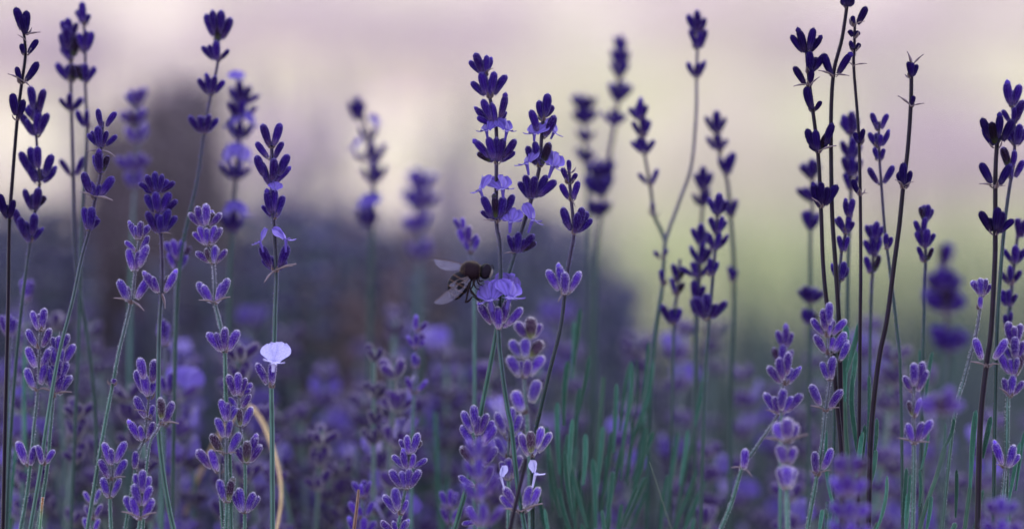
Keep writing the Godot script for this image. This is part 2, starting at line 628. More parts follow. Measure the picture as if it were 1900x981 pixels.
func build_ground() -> void:
	var grass := FastNoiseLite.new()
	grass.seed = 11
	grass.frequency = 0.008
	grass.fractal_octaves = 5
	var im := Image.create(1024, 1024, false, Image.FORMAT_RGB8)
	var bloom := FastNoiseLite.new()
	bloom.seed = 57
	bloom.frequency = 0.008
	var fine := FastNoiseLite.new()
	fine.seed = 3
	fine.frequency = 0.09
	for y in 1024:
		for x in 1024:
			var a := grass.get_noise_2d(x, y) * 0.5 + 0.5
			var b := fine.get_noise_2d(x, y)
			var e := bloom.get_noise_2d(x, y)
			var c := Color(0.76, 0.72, 0.65).lerp(Color(0.58, 0.61, 0.43), smoothstep(0.42, 0.62, a))
			c = c.lerp(Color(0.66, 0.56, 0.63), smoothstep(0.05, 0.3, e))
			c = c.lerp(Color(0.58, 0.52, 0.50), clampf(b - 0.25, 0.0, 0.5))
			im.set_pixel(x, y, c * (1.0 + 0.06 * b))
	var m := StandardMaterial3D.new()
	m.albedo_texture = ImageTexture.create_from_image(im)
	m.uv1_triplanar = true
	m.uv1_world_triplanar = true
	m.uv1_scale = Vector3(0.14, 0.14, 0.14)
	m.roughness = 0.95
	m.metallic_specular = 0.1
	var plane := PlaneMesh.new()
	plane.size = Vector2(300, 300)
	var o := MeshInstance3D.new()
	o.name = "ground"
	o.mesh = plane
	o.material_override = m
	o.position = Vector3(0, 0, -100)
	add_child(o)
	tag(o, "pale dry grass and bare earth of the field behind the lavender", "ground", "", "structure")

func blade_tuft(count: int, tall: float, spread: float, low: Color) -> ArrayMesh:
	var mb := MB.new()
	for i in count:
		var a := rng.randf() * TAU
		var at := Vector3(cos(a), 0, sin(a)) * spread * sqrt(rng.randf())
		var lean := Vector3(rng.randf_range(-0.4, 0.4), 0, rng.randf_range(-0.4, 0.4)) * minf(tall, 0.15)
		var h := tall * rng.randf_range(0.5, 1.1)
		var side := Vector3(cos(a * 3.0), 0, sin(a * 3.0)) * minf(tall, 0.12) * 0.012
		var p := PackedVector3Array()
		var k := PackedColorArray()
		var g := rng.randf_range(0.85, 1.15)
		for s in 4:
			var t := s / 3.0
			var w := side * (1.0 - 0.9 * t)
			var q := at + Vector3(0, h * t, 0) + lean * t * t
			p.append_array([q - w, q + w])
			k.append_array([low * g, low * g])
		mb.grid(p, k, 4, 2, false)
	return mb.put(ArrayMesh.new())

func spot(x: float, z: float, y: float, size: float) -> Transform3D:
	var b := Basis.from_euler(Vector3(rng.randf_range(-0.12, 0.12), rng.randf() * TAU, rng.randf_range(-0.12, 0.12)))
	return Transform3D(b.scaled(Vector3(size, size, size)), Vector3(x, y, z))

func build_far_field() -> void:
	# sun-bleached grass between the beds
	var drift := FastNoiseLite.new()
	drift.seed = 21
	drift.frequency = 0.010
	for kind in 3:
		var tuft := blade_tuft(26, 0.10, 0.07, [Color(0.52, 0.50, 0.31), Color(0.58, 0.52, 0.42), Color(0.40, 0.46, 0.23)][kind])
		var where := []
		for i in 2000:
			var z := -rng.randf_range(2.6, 9.5)
			var x := rng.randf_range(-0.6, 0.6) * (0.5 - z * 0.4)
			if drift.get_noise_2d(x * 100.0 + kind * 900.0, z * 60.0) > (0.02 if kind < 2 else 0.15 - 0.25 * signf(x)):
				where.append(spot(x, z, 0.0, rng.randf_range(0.6, 1.3)))
		field("dry_grass", tuft, M.soft, where, ["sunlit yellow green grass far behind the lavender", "pale straw coloured grass far behind the lavender", "light green grass far behind the lavender"][kind], "grass")
	# a greener, denser strip of grass along the near bed
	var lush := blade_tuft(30, 0.09, 0.06, Color(0.36, 0.38, 0.19))
	var near := []
	for i in 2200:
		var z := -2.3 - 2.3 * rng.randf() ** 1.6
		near.append(spot(rng.randf_range(-0.6, 0.6) * (0.5 - z * 0.4), z, 0.0, rng.randf_range(0.6, 1.2)))
	field("green_grass", lush, M.soft, near, "olive green grass strip just behind the lavender bushes", "grass")
	# an older grey violet bed at the far end of the field
	var old := whole_stalk(0.4, 5, 4, 6, Color(0.17, 0.12, 0.20), Color(0.10, 0.09, 0.08), false, true)
	var clump := MB.new()
	for i in 9:
		var a := rng.randf() * TAU
		clump.join(old, Transform3D(Basis.from_euler(Vector3(cos(a) * 0.3, a, sin(a) * 0.3)), Vector3(cos(a) * 0.1, 0.4 + rng.randf_range(-0.05, 0.05), sin(a) * 0.1)))
	var far := []
	for i in 420:
		far.append(spot(rng.randf_range(-4.0, 5.0), -15.0 - rng.randf() * 2.5, 0.0, rng.randf_range(0.8, 1.25)))
	field("lavender_bed", clump.put(ArrayMesh.new()), M.soft, far, "grey violet lavender bed at the far end of the field", "lavender")
	# far lavender rows as pale tufts, overexposed brightness painted into their colour
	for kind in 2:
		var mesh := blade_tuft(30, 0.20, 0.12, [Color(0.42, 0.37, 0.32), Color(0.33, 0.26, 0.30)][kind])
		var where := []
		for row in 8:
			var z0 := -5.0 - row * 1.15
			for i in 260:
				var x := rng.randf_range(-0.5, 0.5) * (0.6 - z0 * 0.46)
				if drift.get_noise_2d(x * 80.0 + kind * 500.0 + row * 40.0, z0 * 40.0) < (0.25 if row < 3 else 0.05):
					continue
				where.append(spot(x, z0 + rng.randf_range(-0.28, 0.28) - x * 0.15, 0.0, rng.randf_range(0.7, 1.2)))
		field("washed_out_lavender", mesh, M.soft, where, ["far lavender drifts with overexposed light painted in as cream pink", "far lavender drifts with overexposed light painted in as soft lilac"][kind], "flowering grass")

func profile(x: float) -> float:
	# how tall the bushes behind stand, across the field (metres, at a yard or so from the lens)
	return lerpf(0.497, 0.424, smoothstep(0.02, 0.085, x)) + 0.008 * sin(x * 55.0) + 0.005 * sin(x * 131.0 + 1.0)

func build_bushes() -> void:
	# the next bushes of the row: hundreds of stalks nobody could count
	var looks := [
		[Color(0.28, 0.90, 0.30), Color(0.018, 0.044, 0.054), "grey violet lavender bush behind the sharp stalks"],
		[Color(0.44, 1.05, 0.44), Color(0.022, 0.052, 0.062), "greyish lilac lavender bush behind the sharp stalks"],
		[Color(0.28, 0.55, 0.28), Color(0.016, 0.036, 0.042), "dusky violet lavender bush behind the sharp stalks"],
	]
	for kind in 3:
		for shape in 2:
			var mesh := whole_stalk(0.55, 5, 5, 8, looks[kind][0], looks[kind][1], false).put(ArrayMesh.new())
			var where := []
			for i in 620:
				var z := -rng.randf_range(0.93, 1.75)
				var x := rng.randf_range(-0.24, 0.24) * (0.4 - z * 0.62)
				if x > 0.045 and rng.randf() < 0.55:
					continue
				var top := profile(x) - (rng.randf() ** 1.6) * 0.12 + (0.95 + z) * 0.115
				where.append(spot(x, z, top, rng.randf_range(0.85, 1.25)))
			field("lavender_bush", mesh, M.soft, where, looks[kind][2], "lavender bush")
	# leaves low in the bushes
	var tuft := blade_tuft(30, 0.20, 0.05, Color(0.018, 0.042, 0.036))
	var where := []
	for i in 700:
		var z := -rng.randf_range(0.78, 1.7)
		where.append(spot(rng.randf_range(-0.3, 0.3) * (0.4 - z * 0.6), z, rng.randf_range(0.10, 0.22), rng.randf_range(0.8, 1.3)))
	field("lavender_foliage", tuft, M.soft, where, "dark grey green lavender leaves low behind the stalks", "foliage")
	where = []
	for i in 260:
		where.append(spot(rng.randf_range(-0.25, 0.25), -rng.randf_range(0.6, 0.8), rng.randf_range(0.0, 0.12), rng.randf_range(0.8, 1.1)))
	field("lavender_foliage", tuft, M.soft, where, "grey green lavender leaves at the foot of the sharp stalks", "foliage")
	# stems without heads, standing straight among the bushes
	for kind in 2:
		var straws := blade_tuft(12, 0.40, 0.05, [Color(0.022, 0.058, 0.054), Color(0.030, 0.028, 0.044)][kind])
		where = []
		for i in 200:
			var z := -rng.randf_range(0.80, 1.35)
			where.append(spot(rng.randf_range(-0.24, 0.24) * (0.4 - z * 0.62), z, 0.02, rng.randf_range(0.85, 1.08)))
		field("lavender_stems", straws, M.soft, where, ["blue green headless stems standing among the bushes behind", "purplish headless stems standing among the bushes behind"][kind], "stems")
	# spent, almost black stalks in dense clumps
	var spent := whole_stalk(0.55, 6, 5, 8, Color(0.040, 0.024, 0.046), Color(0.036, 0.024, 0.034), false, true).put(ArrayMesh.new())
	where = []
	for i in 420:
		var z := -rng.randf_range(1.0, 1.25)
		where.append(spot(-0.147 + rng.randfn(0.0, 0.008), z, 0.534 - (rng.randf() ** 1.4) * 0.16, rng.randf_range(1.0, 1.3)))
	field("spent_lavender_clump", spent, M.soft, where, "tall dense clump of spent brown violet lavender behind the left stalks", "lavender clump")
	where = []
	for i in 130:
		var z := -rng.randf_range(0.92, 1.1)
		where.append(spot(-0.050 + rng.randfn(0.0, 0.014), z, 0.488 - (rng.randf() ** 1.2) * 0.12, rng.randf_range(1.0, 1.2)))
	var maroon := whole_stalk(0.55, 4, 5, 8, Color(0.060, 0.032, 0.045), Color(0.055, 0.032, 0.038), false, true).put(ArrayMesh.new())
	field("spent_lavender_clump", maroon, M.soft, where, "dense maroon brown clump of dead stems left of the bee", "lavender clump")
	# a thinner row of taller stalks well behind, greyed and very soft
	var tall := whole_stalk(0.7, 6, 5, 8, Color(0.16, 0.12, 0.20), Color(0.12, 0.11, 0.11), false, true).put(ArrayMesh.new())
	where = []
	for k in 9:
		var x0: float = -0.34 + 0.052 * k + rng.randf_range(-0.02, 0.02)
		var high := rng.randf_range(-0.03, 0.07)
		for i in 26:
			var z := -rng.randf_range(1.9, 2.7)
			where.append(spot(x0 + rng.randfn(0.0, 0.016), z, 0.44 + high + (2.3 + z) * 0.09 - (rng.randf() ** 1.3) * 0.2, rng.randf_range(1.1, 1.5)))
	field("lavender_row", tall, M.soft, where, "thin row of taller greyish lavender well behind the bushes", "lavender")

# ---------- the stalks one can tell apart; pixels of the photograph measured on each ----------
func front_left() -> void:
	stalk("dark spent stalk at the left edge with two tight buds at its tip", 4, "dark", 7.5, [42, 52, 46, 100, 39, 155, 31, 220, 22, 330, 16, 420, 14, 560, 9, 760, 4, 985], [
		[45, 62, [32, 17, 50, 22, 42, 30]], [46, 100, [68, 74, 40, 82]], [39, 152, [69, 116, 31, 125]], [31, 220, [27, 176, 44, 186]], [14, 405, [3, 362, 6, 375, 26, 372]]],
		{"bracts": [[46, 76, 34, 62], [48, 66, 72, 55], [39, 150, 16, 133], [40, 150, 56, 158]]})
	stalk("full dark spike of three clumps just right of the spent edge stalk", 17, "deep", 7, [65, 190, 66, 252, 72, 340, 62, 400, 52, 470, 40, 560, 26, 700, 16, 850, 10, 985], [
		[65, 222, [60, 163, 84, 168, 45, 200, 75, 186]], [66, 252, [38, 212, 50, 222, 72, 208, 90, 212, 58, 236]], [72, 340, [40, 283, 56, 274, 76, 275, 98, 288, 100, 312, 50, 300]], [62, 388, [47, 352, 74, 350, 60, 360]], [54, 448, [28, 388, 40, 405, 68, 398, 76, 425, 48, 412]]])
	stalk("blurred dark spike with a loose lower whorl of two open buds, near the left edge", 36, "deep", 8, [128, 45, 130, 110, 131, 205, 134, 325, 138, 460, 150, 560, 168, 680, 178, 820, 176, 985], [
		[130, 75, [116, 40, 128, 36, 142, 42]], [130, 112, [112, 62, 126, 52, 146, 66, 120, 78]], [131, 150, [105, 118, 137, 120, 152, 120]], [131, 205, [110, 183, 131, 175, 152, 184]], [134, 325, [110, 296, 156, 292]]])
	stalk("blurred dark spike topped by a single upright bud, close beside the loose whorled spike", 33, "deep", 7, [154, 30, 157, 95, 157, 150, 160, 235, 155, 330, 150, 420, 146, 600, 138, 800, 130, 985], [
		[154, 44, [153, 5, 166, 26, 146, 22]], [157, 95, [146, 62, 172, 60, 160, 58]], [157, 152, [142, 122, 175, 124, 160, 120]], [160, 236, [143, 206, 162, 205]]])
	stalk("sharp dark spike topped by a V of buds, its long stem slanting lower left", 0, "deep", 7.5, [190, 225, 187, 272, 186, 320, 175, 370, 165, 425, 150, 480, 133, 560, 112, 640, 97, 715, 82, 810, 74, 870, 54, 985], [
		[190, 236, [182, 203, 215, 209]], [187, 272, [163, 249, 184, 236, 216, 252, 198, 244]], [186, 320, [174, 292, 186, 283, 200, 290]], [175, 367, [154, 321, 163, 346, 184, 344, 208, 329]], [165, 425, [155, 386, 172, 386, 183, 407]], [80, 860, [71, 826, 100, 835], "violet"]],
		{"low": Color(0.034, 0.066, 0.062), "bracts": [[186, 280, 160, 276], [188, 280, 214, 286], [174, 366, 150, 352], [176, 366, 208, 366]]})
	stalk("woolly violet spike of paired buds climbing one stem at the lower left", 2, "violet", 7, [74, 600, 72, 642, 71, 680, 69, 724, 62, 790, 55, 862, 48, 920, 36, 985], [
		[74, 612, [59, 578, 83, 573, 66, 600]], [72, 644, [52, 612, 93, 610]], [71, 682, [50, 645, 92, 648]], [69, 723, [48, 684, 84, 672]], [53, 863, [33, 820, 66, 828]]],
		{"bracts": [[68, 724, 54, 714], [70, 724, 86, 716]]})
	stalk("dense violet spike wrapped behind the long slanting stem at the lower left", 5, "violet", 7, [112, 615, 108, 660, 102, 705, 98, 735, 92, 800, 86, 870, 68, 985], [
		[108, 655, [97, 626, 128, 621, 110, 624]], [106, 682, [96, 644, 136, 640, 116, 648]], [103, 708, [98, 676, 124, 672, 112, 668]], [100, 734, [78, 672, 132, 698, 92, 680, 116, 690]]],
		{"bracts": [[100, 732, 130, 722], [100, 730, 76, 716]]})
	stalk("short green broken stem with a brown dry tip at the bottom left", 0, "violet", 6, [78, 922, 76, 945, 72, 985], [], {"top": Color(0.17, 0.09, 0.045), "low": Color(0.06, 0.13, 0.09)})
	stalk("thick blurred blue green stem with two pale buds cut by the left edge", 24, "soft", 8, [19, 615, 16, 660, 12, 760, 6, 985], [[18, 623, [2, 586, 18, 584, 28, 592]]])
	stalk("blurred lone violet bud on a thin stem left of the slanting stem", 48, "soft", 6, [50, 545, 47, 600, 44, 700, 40, 985], [[50, 556, [46, 518, 58, 524]]])
	stalk("sharp crowded spike with a crown of five buds over a long bare stem", 0, "deep", 9, [290, 345, 293, 395, 297, 430, 300, 490, 299, 542, 295, 600, 293, 690, 293, 790, 300, 865, 312, 940, 322, 985], [
		[290, 358, [258, 340, 272, 326, 288, 320, 302, 325, 322, 338, 268, 352]], [294, 396, [270, 362, 290, 358, 314, 358, 328, 372]], [297, 432, [274, 394, 292, 396, 314, 390, 326, 402, 300, 400]], [298, 543, [269, 508, 283, 514, 325, 505], "violet"]],
		{"low": Color(0.034, 0.066, 0.062), "bracts": [[298, 433, 316, 430], [298, 545, 308, 570]]})
	stalk("sharp violet spike with a bare curving stem and one small bump halfway", 3, "violet", 7, [258, 415, 257, 442, 250, 500, 246, 540, 242, 560, 230, 610, 219, 655, 209, 708, 192, 795, 176, 890, 160, 985], [
		[257, 443, [240, 414, 263, 412, 252, 420]], [256, 468, [232, 448, 274, 438]], [249, 502, [238, 462, 258, 466, 274, 456]], [242, 561, [223, 520, 274, 518, 232, 548]], [209, 712, [213, 703]]],
		{"bracts": [[241, 560, 212, 548], [244, 560, 268, 572]]})
	stalk("violet spike with four fanned whorls leaning right, its stem ending behind paired spikes", 1, "violet", 8, [381, 395, 384, 452, 394, 487, 397, 520, 398, 562, 407, 600, 416, 652, 418, 735, 424, 820, 428, 985], [
		[380, 421, [351, 396, 366, 384, 384, 380, 409, 396, 374, 398]], [385, 454, [358, 432, 370, 420, 400, 420, 411, 424, 384, 424]], [395, 488, [364, 468, 382, 462, 399, 456, 420, 464]], [398, 562, [366, 525, 376, 530, 424, 518, 414, 526]], [416, 652, [386, 618, 401, 618, 418, 608, 442, 614]]],
		{"bracts": [[398, 562, 424, 546], [398, 562, 370, 552]]})
	stalk("woolly violet spike with a rounded head of seven buds, right of the four fanned whorls", 1, "violet", 6.5, [441, 720, 445, 790, 450, 830, 454, 870, 453, 985], [
		[441, 734, [424, 696, 443, 692, 456, 702, 466, 712, 430, 716, 464, 722]], [444, 758, [424, 738, 464, 732]], [446, 790, [443, 758, 466, 756]], [455, 858, [438, 832, 460, 818, 474, 810, 484, 826]], [453, 950, [432, 914, 443, 906, 471, 914, 479, 922, 446, 928]]])
	stalk("woolly violet spike of stacked pairs directly in front of the stem with four whorls", -1, "violet", 8, [421, 765, 420, 810, 419, 842, 420, 930, 418, 985], [
		[423, 781, [410, 742, 422, 748, 439, 758]], [419, 811, [402, 776, 428, 780]], [418, 842, [393, 806, 444, 804]], [406, 875, [365, 836, 391, 835]], [421, 930, [407, 890, 431, 890]]],
		{"bracts": [[418, 842, 396, 832], [420, 842, 438, 836]]})
	stalk("straight bare green stem close beside the stacked pairs at the bottom", 4, "violet", 8, [410, 860, 409, 920, 414, 985], [])
	stalk("loose woolly spike with a double bud on top, just left of the thick bare stem", 3, "violet", 6, [277, 720, 272, 770, 266, 816, 256, 840, 248, 880, 238, 940, 230, 985], [
		[276, 738, [265, 664, 286, 668, 252, 688, 268, 694]], [276, 776, [252, 736, 284, 752]], [264, 817, [240, 783, 260, 790]], [270, 814, [284, 784, 262, 800]], [248, 868, [252, 838]]],
		{"bracts": [[272, 766, 250, 756]]})
	stalk("short violet spike crossing the thick bare stem, with one fat bud and a long bract", -2, "violet", 5.5, [300, 770, 292, 796, 278, 820, 270, 880, 264, 985], [
		[300, 786, [320, 746, 300, 738]]], {"bracts": [[298, 785, 330, 780]]})
	stalk("small woolly spike of three bud pairs, left of the cluster with thorny bracts", 1, "violet", 7, [208, 840, 207, 887, 203, 922, 205, 985], [
		[207, 861, [192, 822, 206, 832, 232, 820]], [206, 888, [186, 853, 233, 854]], [203, 922, [191, 886, 222, 888]]],
		{"bracts": [[206, 889, 230, 880], [203, 920, 190, 912]]})
	stalk("violet bud cluster with spreading pale thorny bracts at the bottom", -6, "violet", 7, [264, 890, 262, 920, 259, 960, 256, 985], [
		[264, 915, [250, 880, 266, 872, 278, 884]], [262, 938, [250, 898, 280, 902]], [259, 962, [231, 922, 246, 922, 283, 926]]],
		{"bracts": [[258, 962, 228, 944], [260, 962, 286, 946]]})
	stalk("faded whitish seed head near the bottom left", 20, "woolly", 6, [172, 915, 172, 950, 170, 985], [[172, 935, [156, 912, 185, 908]], [172, 962, [158, 938, 188, 936]], [170, 988, [156, 960, 184, 962]]])
	stalk("blurred single fat bud on a stem behind the long bare stem", 34, "soft", 7, [306, 630, 304, 700, 300, 800, 296, 985], [[305, 640, [305, 594, 298, 600, 312, 600]]])
	stalk("blurred violet cluster low between the crowded spike and the four fanned whorls", 28, "soft", 6, [330, 460, 326, 520, 322, 700, 318, 985], [[330, 482, [306, 450, 322, 446, 340, 446, 352, 458]], [328, 500, [312, 470, 346, 474]]])
	stalk("blurred violet cluster behind the loose spike, right of the thick bare stem", 30, "soft", 6, [310, 700, 306, 760, 300, 985], [[310, 730, [320, 692, 300, 700]], [308, 790, [316, 760, 298, 764]]])
	stalk("tall sharp spike left of centre with two open violet flowers on its lowest whorl", 0, "deep", 9, [503, 262, 504, 295, 503, 340, 507, 405, 512, 502, 510, 570, 508, 640, 503, 717, 504, 800, 505, 985], [
		[503, 272, [488, 232, 520, 230]], [504, 295, [475, 264, 524, 264]], [502, 341, [477, 290, 485, 302, 510, 296, 535, 288, 534, 312]], [507, 404, [496, 356, 510, 352, 486, 382, 525, 364]], [512, 502, [485, 458, 533, 456, 486, 482, 530, 484]], [503, 717, [477, 675, 507, 672], "violet"]],
		{"low": Color(0.034, 0.066, 0.062), "blossoms": [[488, 468, 482, 446, -75, 26, "blue"], [530, 468, 529, 442, 70, 27, "blue"], [508, 366, 510, 350, 10, 18, "blue"], [506, 690, 508, 668, 5, 38, "pale", -6]],
		"bracts": [[510, 503, 487, 520], [514, 503, 546, 484], [512, 502, 540, 488]]})
	stalk("dark blurred spike with three separate rounded clumps high on a long stem, left of centre", 26, "deep", 7, [404, 60, 404, 110, 392, 172, 378, 245, 366, 330, 350, 400, 336, 470, 326, 600, 318, 985], [
		[404, 78, [383, 28, 396, 22, 412, 22, 428, 34, 404, 36]], [402, 112, [374, 86, 388, 84, 402, 78, 424, 92]], [391, 174, [368, 146, 384, 140, 400, 142, 416, 150]], [378, 246, [352, 216, 370, 216, 390, 214, 404, 220]]])
	stalk("blurred spike with light blue flowers between its clumps, right of the three clump spike", 62, "deep", 8, [447, 150, 446, 240, 438, 330, 430, 430, 424, 560, 420, 985], [
		[446, 195, [428, 162, 446, 152, 464, 160, 480, 176]], [446, 222, [426, 190, 450, 184, 474, 196]], [446, 258, [424, 224, 446, 226, 470, 230]], [438, 332, [410, 306, 430, 310, 446, 312, 464, 310]], [432, 430, [410, 400, 436, 392, 450, 404]]],
		{"blossoms": [[441, 165, 440, 145, 20, 20, "blue"], [432, 250, 428, 230, -50, 24, "deep"], [462, 246, 468, 228, 60, 24, "deep"], [430, 312, 424, 292, -40, 32, "blue"], [444, 312, 450, 292, 40, 32, "blue"], [422, 412, 418, 396, -50, 26, "deep"], [446, 412, 450, 394, 50, 26, "deep"]]})
	stalk("pale blurred lilac spike behind, between the slanting spike and the three clump spike", 74, "soft", 7, [250, 180, 254, 260, 248, 360, 244, 450, 240, 600, 236, 985], [[250, 196, 36, 6], [248, 232, 38, 7], [252, 264, 36, 6], [248, 318, 38, 6], [246, 348, 34, 5]])

func middle() -> void:
	stalk("tall sharp spike in the centre whose flowering lower whorl the bee visits", 0, "deep", 9, [899, 128, 908, 178, 920, 231, 921, 301, 921, 410, 927, 450, 929, 520, 925, 610, 931, 685, 942, 760, 949, 795, 960, 900, 968, 948, 974, 985], [
		[900, 138, [871, 113, 882, 100, 903, 104, 890, 112]], [908, 179, [875, 152, 893, 136, 913, 144, 939, 141, 917, 135]], [921, 232, [884, 202, 896, 186, 912, 192, 938, 178, 938, 210, 886, 218]], [921, 302, [882, 262, 886, 284, 906, 256, 921, 256, 934, 258, 956, 260, 955, 282, 896, 278]], [921, 411, [896, 366, 893, 392, 918, 365, 934, 366, 952, 362, 908, 384]], [925, 609, [890, 565, 909, 562, 923, 570, 942, 558, 968, 572, 956, 590], "violet"], [968, 950, [936, 904, 944, 918, 984, 902, 1000, 904, 998, 924, 930, 920], "woolly"]],
		{"low": Color(0.022, 0.050, 0.047), "bracts": [[902, 134, 914, 124], [921, 411, 898, 404], [968, 951, 935, 938], [968, 951, 1003, 928]],
		"blossoms": [[905, 262, 903, 240, -35, 25, "deep"], [937, 262, 940, 240, 40, 27, "deep"], [897, 370, 891, 350, -65, 29, "blue"], [934, 370, 932, 348, 25, 32, "blue"], [946, 432, 947, 408, 10, 34, "blue"],
		[913, 578, 909, 553, -22, 40, "blue", -6], [940, 574, 947, 547, 28, 37, "blue", -7], [937, 566, 945, 530, 165, 34, "blue", 6], [936, 908, 930, 884, -60, 22, "pale"], [988, 905, 993, 876, 65, 26, "pale"]]})
	stalk("sharp flowering spike leaning right, whose stem crosses behind the whorl with the bee", 5, "deep", 9, [1010, 205, 1008, 220, 1005, 254, 1001, 310, 987, 367, 970, 420, 956, 468, 942, 515, 931, 560, 921, 614, 908, 685, 893, 760, 882, 830, 863, 912, 842, 985], [
		[1008, 221, [1000, 188, 1016, 176, 1006, 190]], [1005, 255, [985, 206, 1029, 215]], [1001, 307, [978, 272, 992, 264, 1019, 266, 1013, 280]], [987, 368, [963, 338, 974, 326, 992, 329, 1014, 326, 1031, 336, 1012, 346]], [957, 469, [944, 440, 962, 432, 990, 436, 994, 450, 975, 444]]],
		{"low": Color(0.024, 0.056, 0.048), "bracts": [[956, 470, 936, 466]],
		"blossoms": [[991, 262, 992, 246, -30, 28, "blue"], [1022, 258, 1028, 243, 50, 26, "blue", 3], [981, 325, 978, 300, -55, 30, "blue"], [1018, 330, 1026, 306, 25, 34, "blue"], [980, 432, 988, 405, 60, 30, "blue"]]})
	stalk("sharp spike with dry stub on top and curved dark stem, beside the flowering pair", 1, "deep", 8, [1056, 304, 1057, 337, 1060, 370, 1065, 431, 1059, 470, 1053, 504, 1048, 546, 1040, 610, 1021, 685, 1003, 760, 992, 810, 988, 870, 989, 985], [
		[1056, 318, [1055, 297]], [1057, 338, [1043, 312, 1070, 322]], [1060, 370, [1041, 342, 1073, 337]], [1065, 432, [1044, 386, 1080, 386, 1090, 394, 1098, 407, 1072, 396]], [1048, 545, [1016, 502, 1037, 494, 1048, 506, 1076, 505], "violet"], [986, 846, [984, 800, 997, 812, 1005, 792, 1022, 804, 967, 806], "woolly"]],
		{"low": Color(0.010, 0.018, 0.018), "bracts": [[1060, 372, 1069, 382], [1046, 546, 1034, 558]]})
	stalk("slightly blurred fat woolly spike right under the bee flower, its three whorls full", 20, "woolly", 7, [985, 610, 977, 660, 973, 700, 977, 768, 980, 830, 984, 985], [
		[984, 627, [958, 598, 985, 590, 1004, 602]], [974, 664, [948, 632, 975, 628, 1006, 634]], [973, 700, [944, 662, 1008, 662, 980, 668]], [974, 766, [955, 726, 998, 706]]], {"fat": 0.5})
	stalk("woolly violet spike behind the lower part of the crossing stems", 13, "woolly", 7, [945, 775, 944, 814, 943, 889, 943, 985], [
		[944, 815, [921, 766, 950, 756, 965, 770]], [943, 848, [920, 812, 964, 806]], [943, 889, [930, 856, 966, 846, 944, 850]]])
	stalk("woolly violet spike left of the crossing stems, its top buds sharp", 3, "violet", 7, [884, 790, 887, 850, 890, 920, 890, 985], [
		[883, 806, [859, 764, 879, 752, 904, 768, 888, 772]], [886, 830, [857, 790, 914, 782, 919, 792]], [888, 868, [856, 830, 920, 830]], [889, 905, [852, 884, 912, 866]], [890, 972, [858, 972, 870, 940]]])
	stalk("very blurred pale violet spike nearest the lens under the crossing stems", -46, "soft", 10, [888, 830, 892, 900, 897, 985], [
		[888, 856, [868, 820, 890, 812, 912, 824]], [890, 892, [864, 856, 890, 850, 916, 862]], [893, 930, [862, 898, 890, 896, 924, 882]], [897, 975, [866, 940, 896, 934, 930, 944]]])
	stalk("blurred thin stem slanting in front of the lowest whorl of the centre spike", -20, "dark", 8, [976, 850, 965, 900, 945, 985], [])
	stalk("woolly violet spike standing alone at the bottom left of the crossing stems", 0, "violet", 6.5, [762, 825, 758, 870, 752, 906, 743, 953, 736, 985], [
		[760, 842, [742, 816, 755, 808, 776, 804]], [758, 870, [728, 846, 748, 836, 768, 842, 791, 852]], [753, 906, [725, 872, 745, 874, 760, 870, 779, 872]], [743, 953, [712, 920, 733, 905, 755, 928]], [738, 992, [707, 968, 730, 966, 754, 966]]])
	stalk("broken brown twig at the bottom in front of a blurred spike", -2, "dark", 7, [665, 908, 661, 945, 656, 985], [], {"top": Color(0.10, 0.065, 0.055), "low": Color(0.085, 0.050, 0.045)})
	stalk("blurred violet spike behind the broken brown twig", 24, "soft", 7, [672, 900, 670, 985], [[674, 922, [655, 894, 686, 896, 670, 900]], [672, 962, [648, 932, 692, 932, 666, 940]], [670, 996, [648, 962, 676, 960, 696, 968]]])
	stalk("blurred violet spike with pale stem, alone between the bee and the bottom spike", 36, "soft", 6, [775, 610, 773, 670, 768, 730, 765, 800, 762, 985], [[773, 615, [772, 588, 792, 598]], [772, 645, [757, 626, 788, 632, 772, 620]], [771, 682, [768, 656, 776, 662]], [767, 728, [754, 700, 790, 708]]])
	stalk("blurred little violet spike leaning right above the bee", 32, "soft", 6, [858, 420, 868, 452, 876, 500, 880, 600, 880, 985], [[860, 430, [843, 406, 858, 404]], [868, 456, [852, 424, 870, 420, 886, 436]], [874, 468, [862, 446, 888, 442]]])
	stalk("blurred violet spike low between the bee flower stems and the lone pale spike", 30, "soft", 6, [836, 920, 838, 985], [[834, 942, [818, 912, 836, 908, 846, 924]], [836, 972, [820, 944, 850, 946]]])
	stalk("blurred dark spike with side flowers left of centre, high above the slate bushes", 92, "deep", 8, [664, 190, 682, 240, 692, 300, 694, 360, 690, 430, 686, 600, 684, 985], [
		[664, 222, [650, 190, 664, 180, 676, 192]], [684, 262, [668, 236, 700, 236]], [694, 300, [660, 286, 690, 262, 714, 268, 706, 280]], [694, 338, [672, 312, 694, 300, 716, 310]], [684, 420, [666, 388, 686, 384, 700, 392]]],
		{"blossoms": [[660, 290, 657, 272, -60, 20, "blue"], [694, 244, 698, 228, 50, 18, "blue"], [680, 402, 678, 382, -30, 34, "deep"]]})
	stalk("faint blurred violet spike right of the dark spike with side flowers", 130, "soft", 8, [775, 330, 778, 420, 776, 600, 776, 985], [[775, 352, 44, 6], [776, 390, 44, 6], [776, 430, 42, 6], [776, 480, 40, 5]])
	stalk("very blurred dark spike right of centre, the tallest of the soft ones there", 84, "deep", 9, [1150, 88, 1147, 190, 1130, 300, 1112, 420, 1108, 471, 1104, 563, 1100, 985], [
		[1150, 98, [1141, 72, 1152, 66, 1160, 76]], [1150, 122, [1134, 94, 1150, 88, 1166, 96, 1146, 96]], [1149, 142, [1134, 116, 1152, 110, 1164, 120]], [1146, 186, 36, 6], [1142, 230, 34, 4], [1118, 330, 40, 7], [1116, 362, 42, 8], [1110, 400, 38, 6]])
